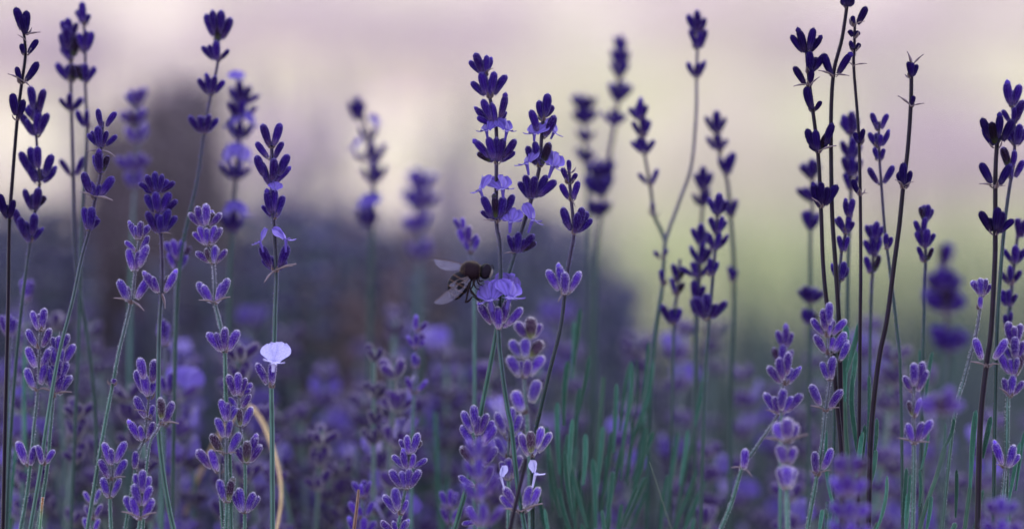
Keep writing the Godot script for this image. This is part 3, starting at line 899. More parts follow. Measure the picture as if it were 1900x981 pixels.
	stalk("small soft dark spike just left of the tallest soft one", 96, "deep", 7, [1083, 190, 1085, 250, 1086, 300, 1092, 420, 1096, 985], [[1082, 206, 34, 6], [1084, 228, 34, 6], [1085, 262, 26, 4], [1086, 300, 30, 5]])
	stalk("blurred dark spike with a forked pair of buds below, joining the tall curved stem", 48, "deep", 7, [1186, 205, 1196, 283, 1207, 347, 1214, 398, 1226, 425, 1235, 448], [
		[1188, 222, [1168, 200, 1188, 186, 1200, 196, 1180, 204]], [1192, 252, [1174, 226, 1196, 218, 1204, 232]], [1196, 284, [1172, 262, 1214, 260, 1196, 258]], [1206, 342, [1185, 322, 1220, 314]], [1214, 398, [1210, 376]]], {"cut": true})
	stalk("tall thin curved pale stem with a dark head at the top right of centre", 42, "deep", 7.5, [1295, 75, 1293, 140, 1292, 210, 1283, 306, 1262, 370, 1242, 425, 1234, 455, 1230, 526, 1222, 580, 1212, 660, 1204, 800, 1200, 985], [
		[1296, 62, [1276, 28, 1292, 22, 1308, 34]], [1297, 90, [1280, 56, 1310, 56, 1298, 60]], [1293, 142, [1276, 116, 1308, 116, 1294, 118]], [1228, 478, [1214, 466, 1238, 462]], [1231, 526, [1226, 500]]], {"top": Color(0.075, 0.068, 0.082), "low": Color(0.014, 0.042, 0.036)})
	stalk("blurred dark spike right of the tall curved stem with a round head", 54, "deep", 8, [1329, 225, 1334, 278, 1345, 320, 1352, 350, 1361, 470, 1361, 563, 1358, 700, 1354, 985], [
		[1330, 246, [1310, 216, 1328, 208, 1346, 218]], [1333, 279, [1312, 254, 1334, 250, 1350, 258]], [1348, 322, [1334, 294, 1360, 284, 1350, 290]], [1356, 400, [1342, 372, 1366, 370]], [1360, 520, [1352, 494, 1366, 500]]])
	stalk("small blurred dark spike left of the round headed one", 58, "deep", 7, [1304, 315, 1304, 375, 1298, 470, 1292, 560, 1286, 985], [[1304, 352, [1290, 322, 1304, 310, 1320, 320]], [1302, 382, [1286, 360, 1318, 362, 1302, 356]]])
	stalk("blurred dark spike with blue green stem in front of the dark thicket", 30, "deep", 7, [1331, 372, 1330, 430, 1324, 500, 1316, 600, 1308, 720, 1300, 985], [
		[1331, 398, [1316, 368, 1334, 360, 1350, 374, 1324, 374]], [1330, 432, [1318, 404, 1340, 402, 1348, 410]], [1326, 462, [1316, 434, 1350, 438, 1336, 432]], [1320, 510, [1318, 480, 1332, 486]], [1312, 592, [1290, 552, 1310, 546, 1348, 560, 1330, 564]]])
	stalk("tangled dark spike forming the left half of the thicket right of centre", 38, "deep", 7, [1300, 420, 1300, 480, 1296, 560, 1292, 640, 1288, 985], [
		[1300, 452, [1284, 424, 1300, 416, 1314, 430]], [1302, 488, [1282, 460, 1304, 452, 1320, 462]], [1296, 515, [1262, 496, 1284, 486, 1316, 490]], [1294, 560, [1288, 520, 1306, 530]], [1292, 584, [1284, 556, 1300, 552, 1312, 562]]])
	stalk("loose blurred buds on the far left of the dark thicket right of centre", 40, "deep", 6, [1262, 480, 1258, 540, 1250, 620, 1244, 985], [[1258, 520, [1248, 490, 1270, 500]], [1256, 545, [1246, 518, 1268, 524]], [1250, 600, [1228, 566, 1246, 572, 1264, 574]]])

func front_right() -> void:
	stalk("sharp near black stalk with a butterfly of four buds on top", 0, "dark", 8.5, [1497, 92, 1502, 150, 1509, 205, 1519, 290, 1524, 385, 1528, 490, 1535, 565, 1545, 640, 1553, 740, 1562, 840, 1568, 985], [
		[1497, 98, [1469, 66, 1482, 57, 1509, 54, 1523, 70, 1488, 76]], [1502, 133, [1501, 98, 1530, 101, 1518, 108]], [1501, 158, [1475, 124, 1506, 130]], [1510, 205, [1496, 162, 1524, 188]], [1520, 281, [1498, 240, 1512, 243, 1543, 231, 1530, 252, 1503, 268]], [1524, 383, [1508, 344, 1522, 340, 1554, 344, 1536, 348]]],
		{"bracts": [[1500, 158, 1474, 155], [1504, 160, 1518, 140], [1520, 282, 1550, 265], [1524, 384, 1510, 364]]})
	stalk("near black stalk cut by the top edge, with a V of two buds", 1, "dark", 8.5, [1573, 6, 1563, 72, 1548, 132, 1543, 205, 1543, 300, 1545, 400, 1551, 490, 1557, 590, 1560, 700, 1564, 985], [
		[1573, 12, [1558, -14, 1572, -22, 1586, -12, 1562, 0, 1584, 2]], [1548, 140, [1528, 101, 1576, 102]]], {"bracts": [[1546, 141, 1522, 126], [1550, 140, 1576, 136]]})
	stalk("thin near black stalk with small withered whorls and one slanted bud at its tip", 2, "dark", 6.5, [1587, 44, 1586, 90, 1585, 125, 1592, 215, 1595, 270, 1597, 360, 1598, 490, 1597, 590, 1595, 790, 1592, 985], [
		[1587, 46, [1608, 13, 1582, 30]], [1585, 68, [1576, 56, 1594, 58]], [1586, 92, [1578, 78, 1596, 80]], [1595, 266, [1586, 246, 1602, 240]], [1596, 360, [1582, 334]]],
		{"bracts": [[1586, 122, 1608, 114], [1584, 124, 1576, 112], [1587, 46, 1604, 36], [1596, 360, 1610, 356]]})
	stalk("thick bare near black stalk with horned dry bracts at its tip and below", 0, "dark", 9.5, [1692, 140, 1691, 195, 1685, 280, 1677, 345, 1670, 415, 1660, 490, 1647, 590, 1632, 665, 1620, 765, 1615, 850, 1612, 985], [
		[1692, 142, [1684, 116, 1702, 120, 1692, 118]], [1691, 196, [1696, 178]], [1678, 347, [1674, 304, 1690, 318, 1666, 322]]],
		{"bracts": [[1691, 124, 1688, 94], [1694, 124, 1710, 98], [1690, 198, 1671, 174], [1693, 198, 1714, 188], [1677, 346, 1664, 330], [1679, 346, 1694, 334]]})
	stalk("slightly blurred dark spike with three V pairs between the withered and the horned stalk", 13, "deep", 6, [1632, 225, 1632, 280, 1636, 340, 1643, 430, 1652, 500, 1664, 600, 1672, 700, 1676, 985], [
		[1632, 240, [1618, 210, 1647, 212]], [1632, 272, [1614, 246, 1649, 244, 1634, 250]], [1632, 296, [1622, 274, 1640, 276]], [1635, 341, [1612, 312, 1658, 308]], [1646, 460, [1644, 434, 1654, 440]]])
	stalk("blurred dark spike directly behind the two dark stalks, its upper clump half hidden", 34, "deep", 7, [1577, 215, 1580, 300, 1578, 400, 1574, 520, 1570, 985], [[1578, 250, [1564, 214, 1580, 208, 1592, 222]], [1580, 296, [1562, 262, 1582, 256, 1598, 270]], [1580, 326, [1564, 292, 1598, 296, 1580, 290]], [1579, 350, [1566, 322, 1592, 326]]])
	stalk("soft dark spike left behind the butterfly topped stalk", 50, "deep", 7, [1506, 310, 1508, 380, 1504, 470, 1500, 985], [[1506, 330, 34, 6], [1506, 372, 34, 6], [1504, 424, 36, 6], [1502, 560, 34, 6], [1500, 600, 30, 5]])
	stalk("dark spike low between the two near black stalks and the withered one", 12, "deep", 6.5, [1575, 380, 1570, 430, 1562, 470, 1556, 560, 1550, 700, 1546, 985], [[1575, 402, [1568, 372, 1582, 370]], [1570, 432, [1556, 402, 1576, 400, 1584, 412]], [1564, 466, [1556, 438, 1574, 440]], [1558, 520, [1544, 492, 1566, 486, 1574, 500]]])
	stalk("blurred dark cluster between the withered and the horned stalk, low down", 24, "deep", 6.5, [1622, 420, 1620, 500, 1616, 600, 1612, 985], [[1622, 446, [1608, 418, 1626, 412, 1640, 420]], [1620, 474, [1604, 446, 1634, 444, 1620, 440]], [1618, 505, [1606, 476, 1632, 474]]])
	stalk("slightly blurred spike of small buds right of the horned stalk", 16, "deep", 6.5, [1716, 385, 1718, 440, 1718, 500, 1714, 640, 1708, 985], [[1718, 410, [1708, 384, 1722, 380, 1732, 388]], [1712, 436, [1698, 410, 1716, 404]], [1718, 458, [1700, 430, 1734, 434, 1718, 426]], [1718, 484, [1704, 458, 1730, 460]]])
	stalk("big very blurred violet blossom heads close to the lens at the right", -78, "deep", 12, [1752, 470, 1756, 570, 1762, 650, 1752, 760, 1748, 985], [
		[1752, 492, [1748, 456, 1758, 452]], [1754, 545, [1722, 510, 1742, 498, 1764, 500, 1784, 516]], [1756, 580, [1718, 548, 1744, 544, 1768, 546, 1790, 554]], [1755, 572, 46, 7], [1762, 650, [1730, 606, 1752, 608, 1776, 610, 1796, 620]], [1762, 648, 44, 6], [1750, 768, [1708, 742, 1730, 738, 1760, 738, 1788, 748], "soft"], [1750, 766, 42, 6, "soft"]], {"fat": 0.55})
	stalk("thick dark maroon stalk near the right edge with three wide V whorls", 0, "dark", 10, [1852, 258, 1849, 300, 1848, 345, 1848, 432, 1847, 490, 1840, 615, 1831, 680, 1820, 790, 1815, 985], [
		[1850, 272, [1823, 220, 1826, 242, 1853, 215, 1878, 224, 1838, 228]], [1848, 346, [1822, 303, 1875, 307]], [1848, 433, [1820, 393, 1850, 386, 1880, 408, 1860, 394]], [1831, 678, [1807, 628, 1866, 630], "violet"]],
		{"bracts": [[1846, 346, 1820, 336], [1850, 346, 1866, 342], [1830, 680, 1804, 666], [1834, 678, 1856, 672]]})
	stalk("dark spike close behind the maroon stalk, leaning out past it at the upper right", 8, "deep", 7, [1878, 188, 1884, 240, 1882, 300, 1874, 350, 1866, 410, 1858, 500, 1850, 650, 1844, 985], [
		[1878, 196, [1866, 155, 1892, 158, 1878, 170]], [1880, 228, [1862, 204, 1896, 188, 1882, 200]], [1886, 268, [1868, 246, 1890, 232, 1904, 240]], [1876, 312, [1860, 274, 1882, 280]], [1880, 330, [1900, 298, 1872, 304]]])
	stalk("dark blurred spike cut by the right edge", 22, "deep", 7, [1893, 405, 1884, 480, 1876, 560, 1870, 640, 1866, 985], [[1893, 440, [1886, 406, 1902, 408]], [1884, 488, [1864, 462, 1882, 456, 1904, 462]], [1876, 526, [1856, 502, 1874, 496, 1894, 502]], [1872, 568, [1856, 546, 1872, 538, 1886, 546]], [1868, 606, [1864, 584, 1876, 582]]])
	stalk("sharp violet spike below the two near black stalks, tall head and paired pale buds", -2, "violet", 7.5, [1538, 605, 1537, 650, 1540, 702, 1532, 760, 1526, 820, 1517, 880, 1506, 940, 1498, 985], [
		[1537, 623, [1537, 562, 1508, 592, 1540, 586, 1569, 594, 1526, 574]], [1538, 655, [1513, 622, 1570, 618, 1574, 632]], [1556, 668, [1572, 636, 1566, 644]], [1540, 704, [1524, 672, 1545, 662]], [1532, 761, [1504, 714, 1562, 724]], [1517, 880, [1511, 838, 1542, 832]]],
		{"bracts": [[1531, 762, 1507, 748], [1534, 762, 1556, 752], [1516, 881, 1504, 870], [1518, 880, 1540, 868]]})
	stalk("slightly blurred violet spike on a slanting stem with a tiny lone bud below", -12, "violet", 7, [1458, 690, 1450, 740, 1443, 771, 1402, 832, 1378, 868, 1357, 935, 1336, 985], [
		[1457, 712, [1426, 680, 1445, 664, 1462, 654, 1484, 684]], [1447, 768, [1420, 730, 1436, 736, 1452, 722, 1488, 732, 1470, 736]], [1379, 870, [1383, 833]]],
		{"bracts": [[1444, 770, 1424, 756], [1378, 869, 1357, 864], [1380, 868, 1398, 882]]})
	stalk("blurred pale lilac seed head under the slanting spike right of the leaf clump", -26, "woolly", 9, [1459, 775, 1459, 850, 1460, 920, 1462, 985], [[1459, 820, [1440, 784, 1460, 776, 1478, 786]], [1460, 862, [1446, 826, 1474, 830]], [1460, 906, [1448, 866, 1472, 868, 1458, 864]]], {"fat": 0.55, "bracts": [[1458, 822, 1422, 806], [1462, 822, 1496, 800]]})
	stalk("soft violet spike behind the slanting one, its head just above it", 26, "soft", 7, [1455, 620, 1452, 700, 1450, 800, 1448, 985], [[1456, 645, [1442, 614, 1458, 606, 1470, 618]], [1452, 680, [1436, 646, 1470, 650, 1452, 640]]])
	stalk("slightly blurred violet spike with a white woolly middle, under the big blurred heads", -10, "violet", 8, [1697, 700, 1696, 770, 1697, 822, 1696, 900, 1694, 985], [
		[1697, 726, [1678, 698, 1694, 674, 1712, 672, 1720, 688]], [1696, 772, [1686, 744, 1706, 742]], [1697, 822, [1728, 780, 1712, 784, 1684, 786]]], {"bracts": [[1696, 822, 1670, 808], [1698, 822, 1726, 816]]})
	stalk("sharp woolly trio of buds at the lower right edge", 1, "violet", 8, [1868, 845, 1867, 866, 1862, 920, 1854, 985], [[1867, 867, [1846, 822, 1880, 826, 1892, 844]]], {"bracts": [[1866, 868, 1850, 858]]})
	stalk("dense violet spike at the right edge beside the maroon stalk", 5, "violet", 8, [1882, 610, 1884, 660, 1880, 700, 1872, 733, 1870, 800, 1868, 985], [
		[1882, 640, [1870, 598, 1894, 602, 1880, 606]], [1884, 668, [1864, 640, 1880, 626, 1900, 634]], [1882, 696, [1856, 656, 1874, 666, 1896, 654, 1886, 664]], [1873, 734, [1862, 702, 1880, 696, 1900, 708]]], {"bracts": [[1872, 735, 1858, 716]]})
	stalk("small pinkish bud tuft on a slanting stem left of the maroon stalk", 4, "violet", 6.5, [1822, 535, 1819, 575, 1812, 620, 1800, 665, 1788, 710, 1780, 735, 1768, 800, 1748, 985], [[1822, 548, [1808, 524, 1818, 517, 1830, 518, 1840, 528]], [1819, 572, [1820, 550]]])
	stalk("very blurred violet spike close to the lens at the bottom right of centre", -66, "soft", 11, [1575, 860, 1580, 985], [[1560, 880, [1552, 848, 1566, 846]], [1590, 880, [1588, 846, 1602, 850]], [1576, 922, [1546, 890, 1572, 880, 1606, 892]], [1578, 965, [1542, 934, 1576, 928, 1614, 940]], [1580, 1005, [1544, 972, 1578, 966, 1612, 978]]], {"fat": 0.55})
	stalk("very blurred violet spike close to the lens in the lower right corner", -60, "soft", 11, [1860, 930, 1858, 985], [[1860, 958, [1832, 930, 1858, 922, 1886, 932]], [1860, 1000, [1828, 968, 1860, 962, 1894, 972]]], {"fat": 0.55})

const SOFT := "violet spikes blurred in the mass behind"

func behind() -> void:
	# soft spikes behind the sharp ones, down to the bottom of the picture
	var kinds := []
	for i in 5:
		var tint: Color = [Color(0.60, 0.68, 0.46), Color(0.72, 0.9, 0.52), Color(0.46, 0.50, 0.34), Color(0.9, 1.15, 0.62), Color(0.36, 0.38, 0.28)][i]
		kinds.append(whole_stalk(0.5, rng.randi_range(4, 6), 9, 14, tint, Color(0.045, 0.095, 0.092).lerp(Color(0.055, 0.055, 0.085), rng.randf()), i % 2 == 1).put(ArrayMesh.new()))
	var words := ["blurred violet spike with a grey green stem among the soft mass behind", "blurred violet spike showing light flowers among the soft mass behind", "blurred dusky violet spike among the soft mass behind", "blurred pale lilac spike with flowers among the soft mass behind", "blurred darker violet spike low in the soft mass behind"]
	for i in 225:
		var x := rng.randf_range(-20, 1920) if i < 155 else (rng.randf_range(980, 1920) if i < 180 else rng.randf_range(-20, 1000))
		var right := smoothstep(950.0, 1250.0, x)
		var deep := rng.randf_range(45, 230)
		var y := lerpf(rng.randf_range(560, 960), rng.randf_range(700, 980), right)
		if x > 1240 and i < 180 and i % 5 > 2:
			continue
		if i >= 180:
			deep = rng.randf_range(35, 130)
			y = rng.randf_range(620, 950)
		elif i >= 155:
			deep = rng.randf_range(70, 200)
			y = rng.randf_range(580, 800)
		if x > 1010 and x < 1230 and y < 900 and i < 155:
			continue
		var o := MeshInstance3D.new()
		o.name = numbered("lavender_spike")
		o.mesh = kinds[i % 5]
		o.material_override = M.soft
		o.position = px(x, y, deep)
		o.rotation = Vector3(rng.randf_range(-0.06, 0.06), rng.randf() * TAU, rng.randf_range(-0.06, 0.06))
		o.scale = Vector3.ONE * rng.randf_range(0.9, 1.15)
		add_child(o)
		tag(o, words[i % 5], "lavender", SOFT)

func build_shoots() -> void:
	shoot("large blurred clump of long green leaves right of the crossing stems", [
		[34, 16, 1077, 571, 1072, 620, 1065, 680], [30, 19, 1054, 668, 1048, 720, 1046, 790], [28, 18, 1034, 745, 1034, 800, 1038, 880], [32, 18, 1076, 718, 1070, 770, 1066, 830], [30, 17, 1144, 710, 1142, 770, 1138, 840],
		[34, 16, 1172, 668, 1160, 720, 1150, 800], [30, 17, 1174, 674, 1170, 740, 1158, 800], [36, 17, 1212, 668, 1200, 740, 1176, 810], [34, 15, 1204, 632, 1200, 690, 1192, 740], [26, 17, 1052, 804, 1056, 860, 1064, 930],
		[26, 16, 1086, 804, 1086, 850, 1082, 900], [27, 17, 1120, 790, 1114, 850, 1104, 940], [28, 16, 1156, 826, 1146, 870, 1134, 930], [30, 18, 1214, 800, 1196, 840, 1174, 890], [28, 18, 1200, 885, 1182, 925, 1158, 980],
		[24, 17, 1018, 850, 1024, 900, 1040, 960], [24, 17, 1128, 930, 1130, 960, 1126, 1000], [25, 16, 1060, 860, 1070, 910, 1090, 980], [26, 18, 1100, 850, 1104, 900, 1106, 980], [30, 17, 1008, 790, 1020, 850, 1034, 920],
		[27, 16, 1154, 934, 1150, 960, 1144, 1000], [24, 16, 1036, 905, 1046, 950, 1064, 1000]], [1120, 700, 1112, 800, 1104, 900, 1100, 1000], 2)
	shoot("second blurred clump of green leaves further right with upright tips", [
		[40, 14, 1259, 800, 1248, 870, 1236, 960], [34, 14, 1277, 796, 1270, 850, 1262, 900], [36, 17, 1313, 680, 1302, 730, 1290, 790], [32, 16, 1295, 870, 1276, 920, 1254, 980], [36, 15, 1240, 880, 1232, 920, 1226, 985], [34, 15, 1288, 960, 1284, 980, 1278, 1010]], [1290, 790, 1270, 880, 1252, 985], 1)
	shoot("upright green leaves around the two near black stalks, one broad leaf leaning right", [
		[4, 17, 1596, 598, 1586, 640, 1572, 690], [6, 20, 1571, 602, 1568, 660, 1567, 745], [10, 14, 1590, 650, 1584, 700, 1578, 750], [8, 13, 1583, 694, 1581, 750, 1588, 810, 1592, 840], [6, 12, 1613, 695, 1614, 750, 1611, 820],
		[2, 13, 1601, 800, 1596, 840, 1590, 885], [4, 13, 1606, 788, 1602, 830, 1598, 870], [3, 14, 1627, 834, 1622, 870, 1614, 905], [6, 12, 1628, 776, 1627, 810, 1622, 850]], [1568, 745, 1570, 800, 1578, 900, 1582, 990])
	shoot("thin curved leaf and small tips beside the pale paired buds", [
		[2, 9, 1535, 797, 1533, 860, 1542, 920, 1556, 970], [1, 11, 1527, 945, 1524, 965, 1520, 990], [2, 9, 1533, 943, 1534, 965, 1532, 990], [1, 10, 1546, 922, 1542, 950, 1538, 980], [2, 10, 1554, 952, 1552, 970, 1550, 995]], [1536, 930, 1540, 990])
	shoot("single curved leaf with a yellow brown tip at the bottom right", [[0, 12, 1647, 882, 1645, 920, 1636, 960, 1624, 990]], [1630, 970, 1620, 995])
	shoot("forked young leaves on a pale slanting shoot left of the maroon stalk", [
		[3, 9, 1772, 775, 1766, 805, 1754, 830], [3, 7, 1755, 785, 1754, 810, 1752, 832], [6, 11, 1776, 870, 1776, 910, 1774, 960], [4, 12, 1729, 920, 1726, 950, 1720, 985], [8, 10, 1708, 870, 1710, 910, 1706, 940], [5, 11, 1683, 868, 1680, 910, 1676, 960],
		[4, 11, 1690, 880, 1688, 920, 1682, 960], [6, 8, 1725, 800, 1718, 840, 1710, 870], [3, 14, 1686, 915, 1684, 950, 1682, 990], [3, 13, 1774, 970, 1768, 985, 1760, 1000]], [1754, 830, 1740, 880, 1722, 930, 1705, 990])
	shoot("two tall dark green leaves either side of the maroon stalk", [[3, 16, 1812, 760, 1806, 820, 1801, 905], [5, 15, 1840, 772, 1832, 810, 1824, 850], [4, 10, 1826, 908, 1818, 940, 1808, 980]], [1801, 905, 1795, 950, 1790, 990])
	shoot("green leaf pair behind the white woolly spike at the right", [[18, 11, 1708, 648, 1708, 680, 1706, 720], [12, 11, 1731, 652, 1724, 690, 1718, 740]], [1712, 730, 1712, 850, 1710, 990])
	shoot("narrow green leaves at the right edge below the dense spike", [[5, 11, 1894, 820, 1884, 870, 1872, 935], [6, 9, 1902, 800, 1894, 850, 1886, 910]], [1876, 930, 1870, 990])
	shoot("blurred dark green leaves in the lower left corner", [[30, 12, 28, 830, 22, 890, 14, 985], [32, 12, 8, 880, 12, 930, 16, 990], [36, 11, 44, 640, 44, 740, 48, 880]], [20, 960, 18, 1000])
	shoot("blurred green leaves at the bottom between the lone spike and the crossing stems", [[60, 16, 806, 760, 810, 840, 816, 985], [54, 14, 830, 880, 826, 930, 822, 990]], [816, 900, 816, 990])

func build_loose() -> void:
	# an arching blade of dry grass behind the left spikes
	var pts := []
	var way := [325, 1010, 353, 918, 378, 862, 405, 810, 436, 770, 460, 754, 482, 775, 502, 822, 518, 880, 520, 940, 506, 1010]
	for i in range(0, way.size(), 2):
		pts.append(px(way[i], way[i + 1], 72.0 - 2.0 * i))
	var all := smooth_path(pts, 6)
	var foot: Vector3 = pts[0]
	var mb := MB.new()
	for i in all.size():
		all[i] -= foot
	leaf_shape(mb, all, 15.0 * unit(30), Color(0.32, 0.26, 0.14), cam_t.basis * Vector3(0.2, 0.3, 1))
	var o := MeshInstance3D.new()
	o.name = numbered("dry_grass_blade")
	o.mesh = mb.put(ArrayMesh.new())
	o.material_override = M.bract
	o.position = foot
	add_child(o)
	tag(o, "arched straw coloured blade of dry grass behind the left spikes", "grass blade")

# ---------- the bee ----------
const BEE_D := -3.0

func ball(p: Vector3, c: Vector3, r: Vector3, b: Basis) -> float:
	var q := (p - c) * b
	var k0 := (q / r).length()
	var k1 := (q / (r * r)).length()
	return k0 * (k0 - 1.0) / maxf(k1, 0.0001)

func bee_point(v: Vector3) -> Vector3:
	# measured pixels (y down) with depth towards the lens, to the world
	return px(v.x, v.y, BEE_D) + cam_t.basis * Vector3(0, 0, v.z * unit(BEE_D))

func build_bee() -> void:
	var u := unit(BEE_D)
	var at := bee_point(Vector3(874, 503, 0))
	var bee := thing("bee", at, "dark furry bee with spread clear wings feeding on the centre flower", "bee")
	# body: head, thorax, waist and banded abdomen in one skin, in pixels with y up round (874, -503)
	var tilt := Basis(Vector3(0, 0, 1), deg_to_rad(-28))
	var blobs := [
		[Vector3(27, 0, 1), Vector3(12, 15, 14), Basis(Vector3(0, 0, 1), deg_to_rad(-12))], [Vector3(0, 1, 0), Vector3(20, 17.5, 17), Basis(Vector3(0, 0, 1), deg_to_rad(-8))],
		[Vector3(-23, -24, 0), Vector3(20, 24, 18), tilt], [Vector3(-27, -39, 0), Vector3(12, 15, 12), tilt], [Vector3(-9, -9, 0), Vector3(10, 10, 10), Basis()]]
	var lo := Vector3(-50, -60, -24)
	var cell := 1.25
	var nx := 78
	var ny := 68
	var nz := 39
	var f := PackedFloat32Array()
	f.resize(nx * ny * nz)
	for z in nz:
		for y in ny:
			for x in nx:
				var p := lo + Vector3(x, y, z) * cell
				var best := 99.0
				for b in blobs:
					var s := ball(p, b[0], b[1], b[2])
					var h := clampf(0.5 + 0.5 * (best - s) / 3.0, 0.0, 1.0)
					best = lerpf(best, s, h) - 3.0 * h * (1.0 - h)
				f[(z * ny + y) * nx + x] = best
	var mb := MB.new()
	var ids := {}
	var step := [1, nx, nx * ny]
	for z in nz - 1:
		for y in ny - 1:
			for x in nx - 1:
				var i0 := (z * ny + y) * nx + x
				var sum := Vector3.ZERO
				var cuts := 0
				for e in 12:
					var ax := e / 4
					var o1 := e % 2
					var o2 := (e / 2) % 2
					var cx := [0, 0, 0]
					cx[(ax + 1) % 3] = o1
					cx[(ax + 2) % 3] = o2
					var ia: int = i0 + cx[0] + cx[1] * nx + cx[2] * nx * ny
					var fa := f[ia]
					var fb := f[ia + step[ax]]
					if (fa < 0.0) != (fb < 0.0):
						var q := Vector3(cx[0], cx[1], cx[2])
						q[ax] += fa / (fa - fb)
						sum += q
						cuts += 1
				if cuts:
					ids[i0] = mb.v.size()
					var p := lo + (Vector3(x, y, z) + sum / cuts) * cell
					var g := Vector3(f[i0 + 1] - f[i0], f[i0 + nx] - f[i0], f[i0 + nx * ny] - f[i0]).normalized()
					mb.v.append(p)
					mb.n.append(g)
					var th := ball(p, blobs[1][0], blobs[1][1], blobs[1][2])
					var ab := minf(ball(p, blobs[2][0], blobs[2][1], blobs[2][2]), ball(p, blobs[3][0], blobs[3][1], blobs[3][2]))
					var hd := ball(p, blobs[0][0], blobs[0][1], blobs[0][2])
					var col := Color(0.010, 0.007, 0.008)
					if ab < th and ab < hd:
						var run := (p * tilt).y
						col = Color(0.007, 0.005, 0.009)
						if fposmod(run, 11.0) < 2.4:
							col = Color(0.042, 0.026, 0.020)
					elif hd < th:
						col = Color(0.005, 0.004, 0.006)
					mb.c.append(col)
	for z in range(1, nz - 1):
		for y in range(1, ny - 1):
			for x in range(1, nx - 1):
				var i0 := (z * ny + y) * nx + x
				for ax in 3:
					var i1: int = i0 + step[ax]
					if (f[i0] < 0.0) != (f[i1] < 0.0):
						var s1: int = step[(ax + 1) % 3]
						var s2: int = step[(ax + 2) % 3]
						var a = ids.get(i0)
						var b = ids.get(i0 - s1)
						var c = ids.get(i0 - s1 - s2)
						var d = ids.get(i0 - s2)
						if a == null or b == null or c == null or d == null:
							continue
						if f[i0] < 0.0:
							mb.t.append_array([a, c, b, a, d, c])
						else:
							mb.t.append_array([a, b, c, a, c, d])
	# fur, rooted on the skin
	var tan_fur := MB.new()
	var dark_fur := MB.new()
	for h in 5200:
		var i := rng.randi_range(0, mb.v.size() - 1)
		var p := mb.v[i]
		var nr := mb.n[i]
		var th := ball(p, blobs[1][0], blobs[1][1], blobs[1][2])
		var ab := minf(ball(p, blobs[2][0], blobs[2][1], blobs[2][2]), ball(p, blobs[3][0], blobs[3][1], blobs[3][2]))
		var on_back := th < 2.0
		var dir := (nr + Vector3(-0.5, -0.15, 0) * 0.5 + Vector3(rng.randf_range(-1, 1), rng.randf_range(-1, 1), rng.randf_range(-1, 1)) * 0.45).normalized()
		var w := dir.cross(Vector3(rng.randf_range(-1, 1), rng.randf_range(-1, 1), rng.randf_range(-1, 1))).normalized() * 0.14
		if on_back:
			tan_fur.tri(p - w, p + w, p + dir * rng.randf_range(2.5, 5.0), nr, Color(0.20, 0.15, 0.095).lerp(Color(0.006, 0.004, 0.005), 0.95 if absf(p.x - 2.0) < 12.0 and nr.y < 0.75 else rng.randf() * 0.5))
		elif ab < 1.5 and rng.randf() < 0.4:
			dark_fur.tri(p - w * 0.8, p + w * 0.8, p + dir * rng.randf_range(1.2, 3.2), nr, Color(0.14, 0.12, 0.15) if rng.randf() < 0.3 else Color(0.008, 0.006, 0.008))
	var to := Transform3D(cam_t.basis * Basis.from_scale(Vector3(u, u, u)), Vector3.ZERO)
	var skin := mat(Color.WHITE, 0.6)
	skin.metallic_specular = 0.15
	var fur := mat(Color.WHITE, 0.85)
	part("body", mb.put(ArrayMesh.new()), [skin], to, bee)
	part("thorax_fur", tan_fur.put(ArrayMesh.new()), [fur], to, bee)
	part("abdomen_fur", dark_fur.put(ArrayMesh.new()), [fur], to, bee)
	# eyes and pale face
	var sphere := SphereMesh.new()
	sphere.radius = 1.0
	sphere.height = 2.0
	var dark := mat(Color(0.006, 0.004, 0.009), 0.3)
	dark.metallic_specular = 0.12
	for s in [-1, 1]:
		part("eye", sphere, [dark], to * Transform3D(Basis(Vector3(0, 0, 1), deg_to_rad(-14)) * Basis.from_scale(Vector3(8.5, 13.5, 6)), Vector3(28.5, 0.5, 1 + 10 * s)), bee)
	part("face", sphere, [mat(Color(0.11, 0.10, 0.11), 0.8)], to * Transform3D(Basis(Vector3(0, 0, 1), deg_to_rad(-18)) * Basis.from_scale(Vector3(4, 9, 8)), Vector3(36.5, -4, 2)), bee)
	for s in [-1, 1]:
		leg_part("antenna", bee, at, [Vector3(909, 494, 4 * s), Vector3(914, 492, 7 * s), Vector3(916, 499, 9 * s)], 1.5, 1.1, dark)
	# legs: thigh, shin and jointed foot
	var leg_m := mat(Color(0.008, 0.005, 0.007), 0.5)
	leg_part("leg", bee, at, [Vector3(872, 518, 10), Vector3(870, 530, 15), Vector3(866, 553, 16), Vector3(864, 560, 15), Vector3(871, 557, 13), Vector3(877, 550, 11), Vector3(884, 554, 10), Vector3(892, 561, 8)], 5.2, 1.6, leg_m)
	leg_part("leg", bee, at, [Vector3(878, 518, 11), Vector3(878, 528, 15), Vector3(873, 540, 15), Vector3(882, 549, 12), Vector3(890, 556, 10), Vector3(897, 561, 8)], 3.6, 1.4, leg_m)
	leg_part("leg", bee, at, [Vector3(882, 516, 10), Vector3(880, 526, 14), Vector3(883, 534, 14), Vector3(890, 537, 11)], 3.4, 1.6, leg_m)
	leg_part("leg", bee, at, [Vector3(874, 518, -9), Vector3(872, 534, -14), Vector3(880, 546, -12), Vector3(890, 552, -6)], 3.8, 1.5, leg_m)
	leg_part("leg", bee, at, [Vector3(884, 516, -8), Vector3(888, 526, -12), Vector3(896, 530, -8)], 3.2, 1.5, leg_m)
	leg_part("leg", bee, at, [Vector3(888, 514, 9), Vector3(890, 522, 12), Vector3(896, 520, 9)], 3.0, 1.4, leg_m)
	# wings: far one swept back and up, near one across the abdomen
	var film := StandardMaterial3D.new()
	film.transparency = BaseMaterial3D.TRANSPARENCY_ALPHA
	film.albedo_color = Color(0.60, 0.60, 0.76, 0.15)
	film.roughness = 0.35
	film.cull_mode = BaseMaterial3D.CULL_DISABLED
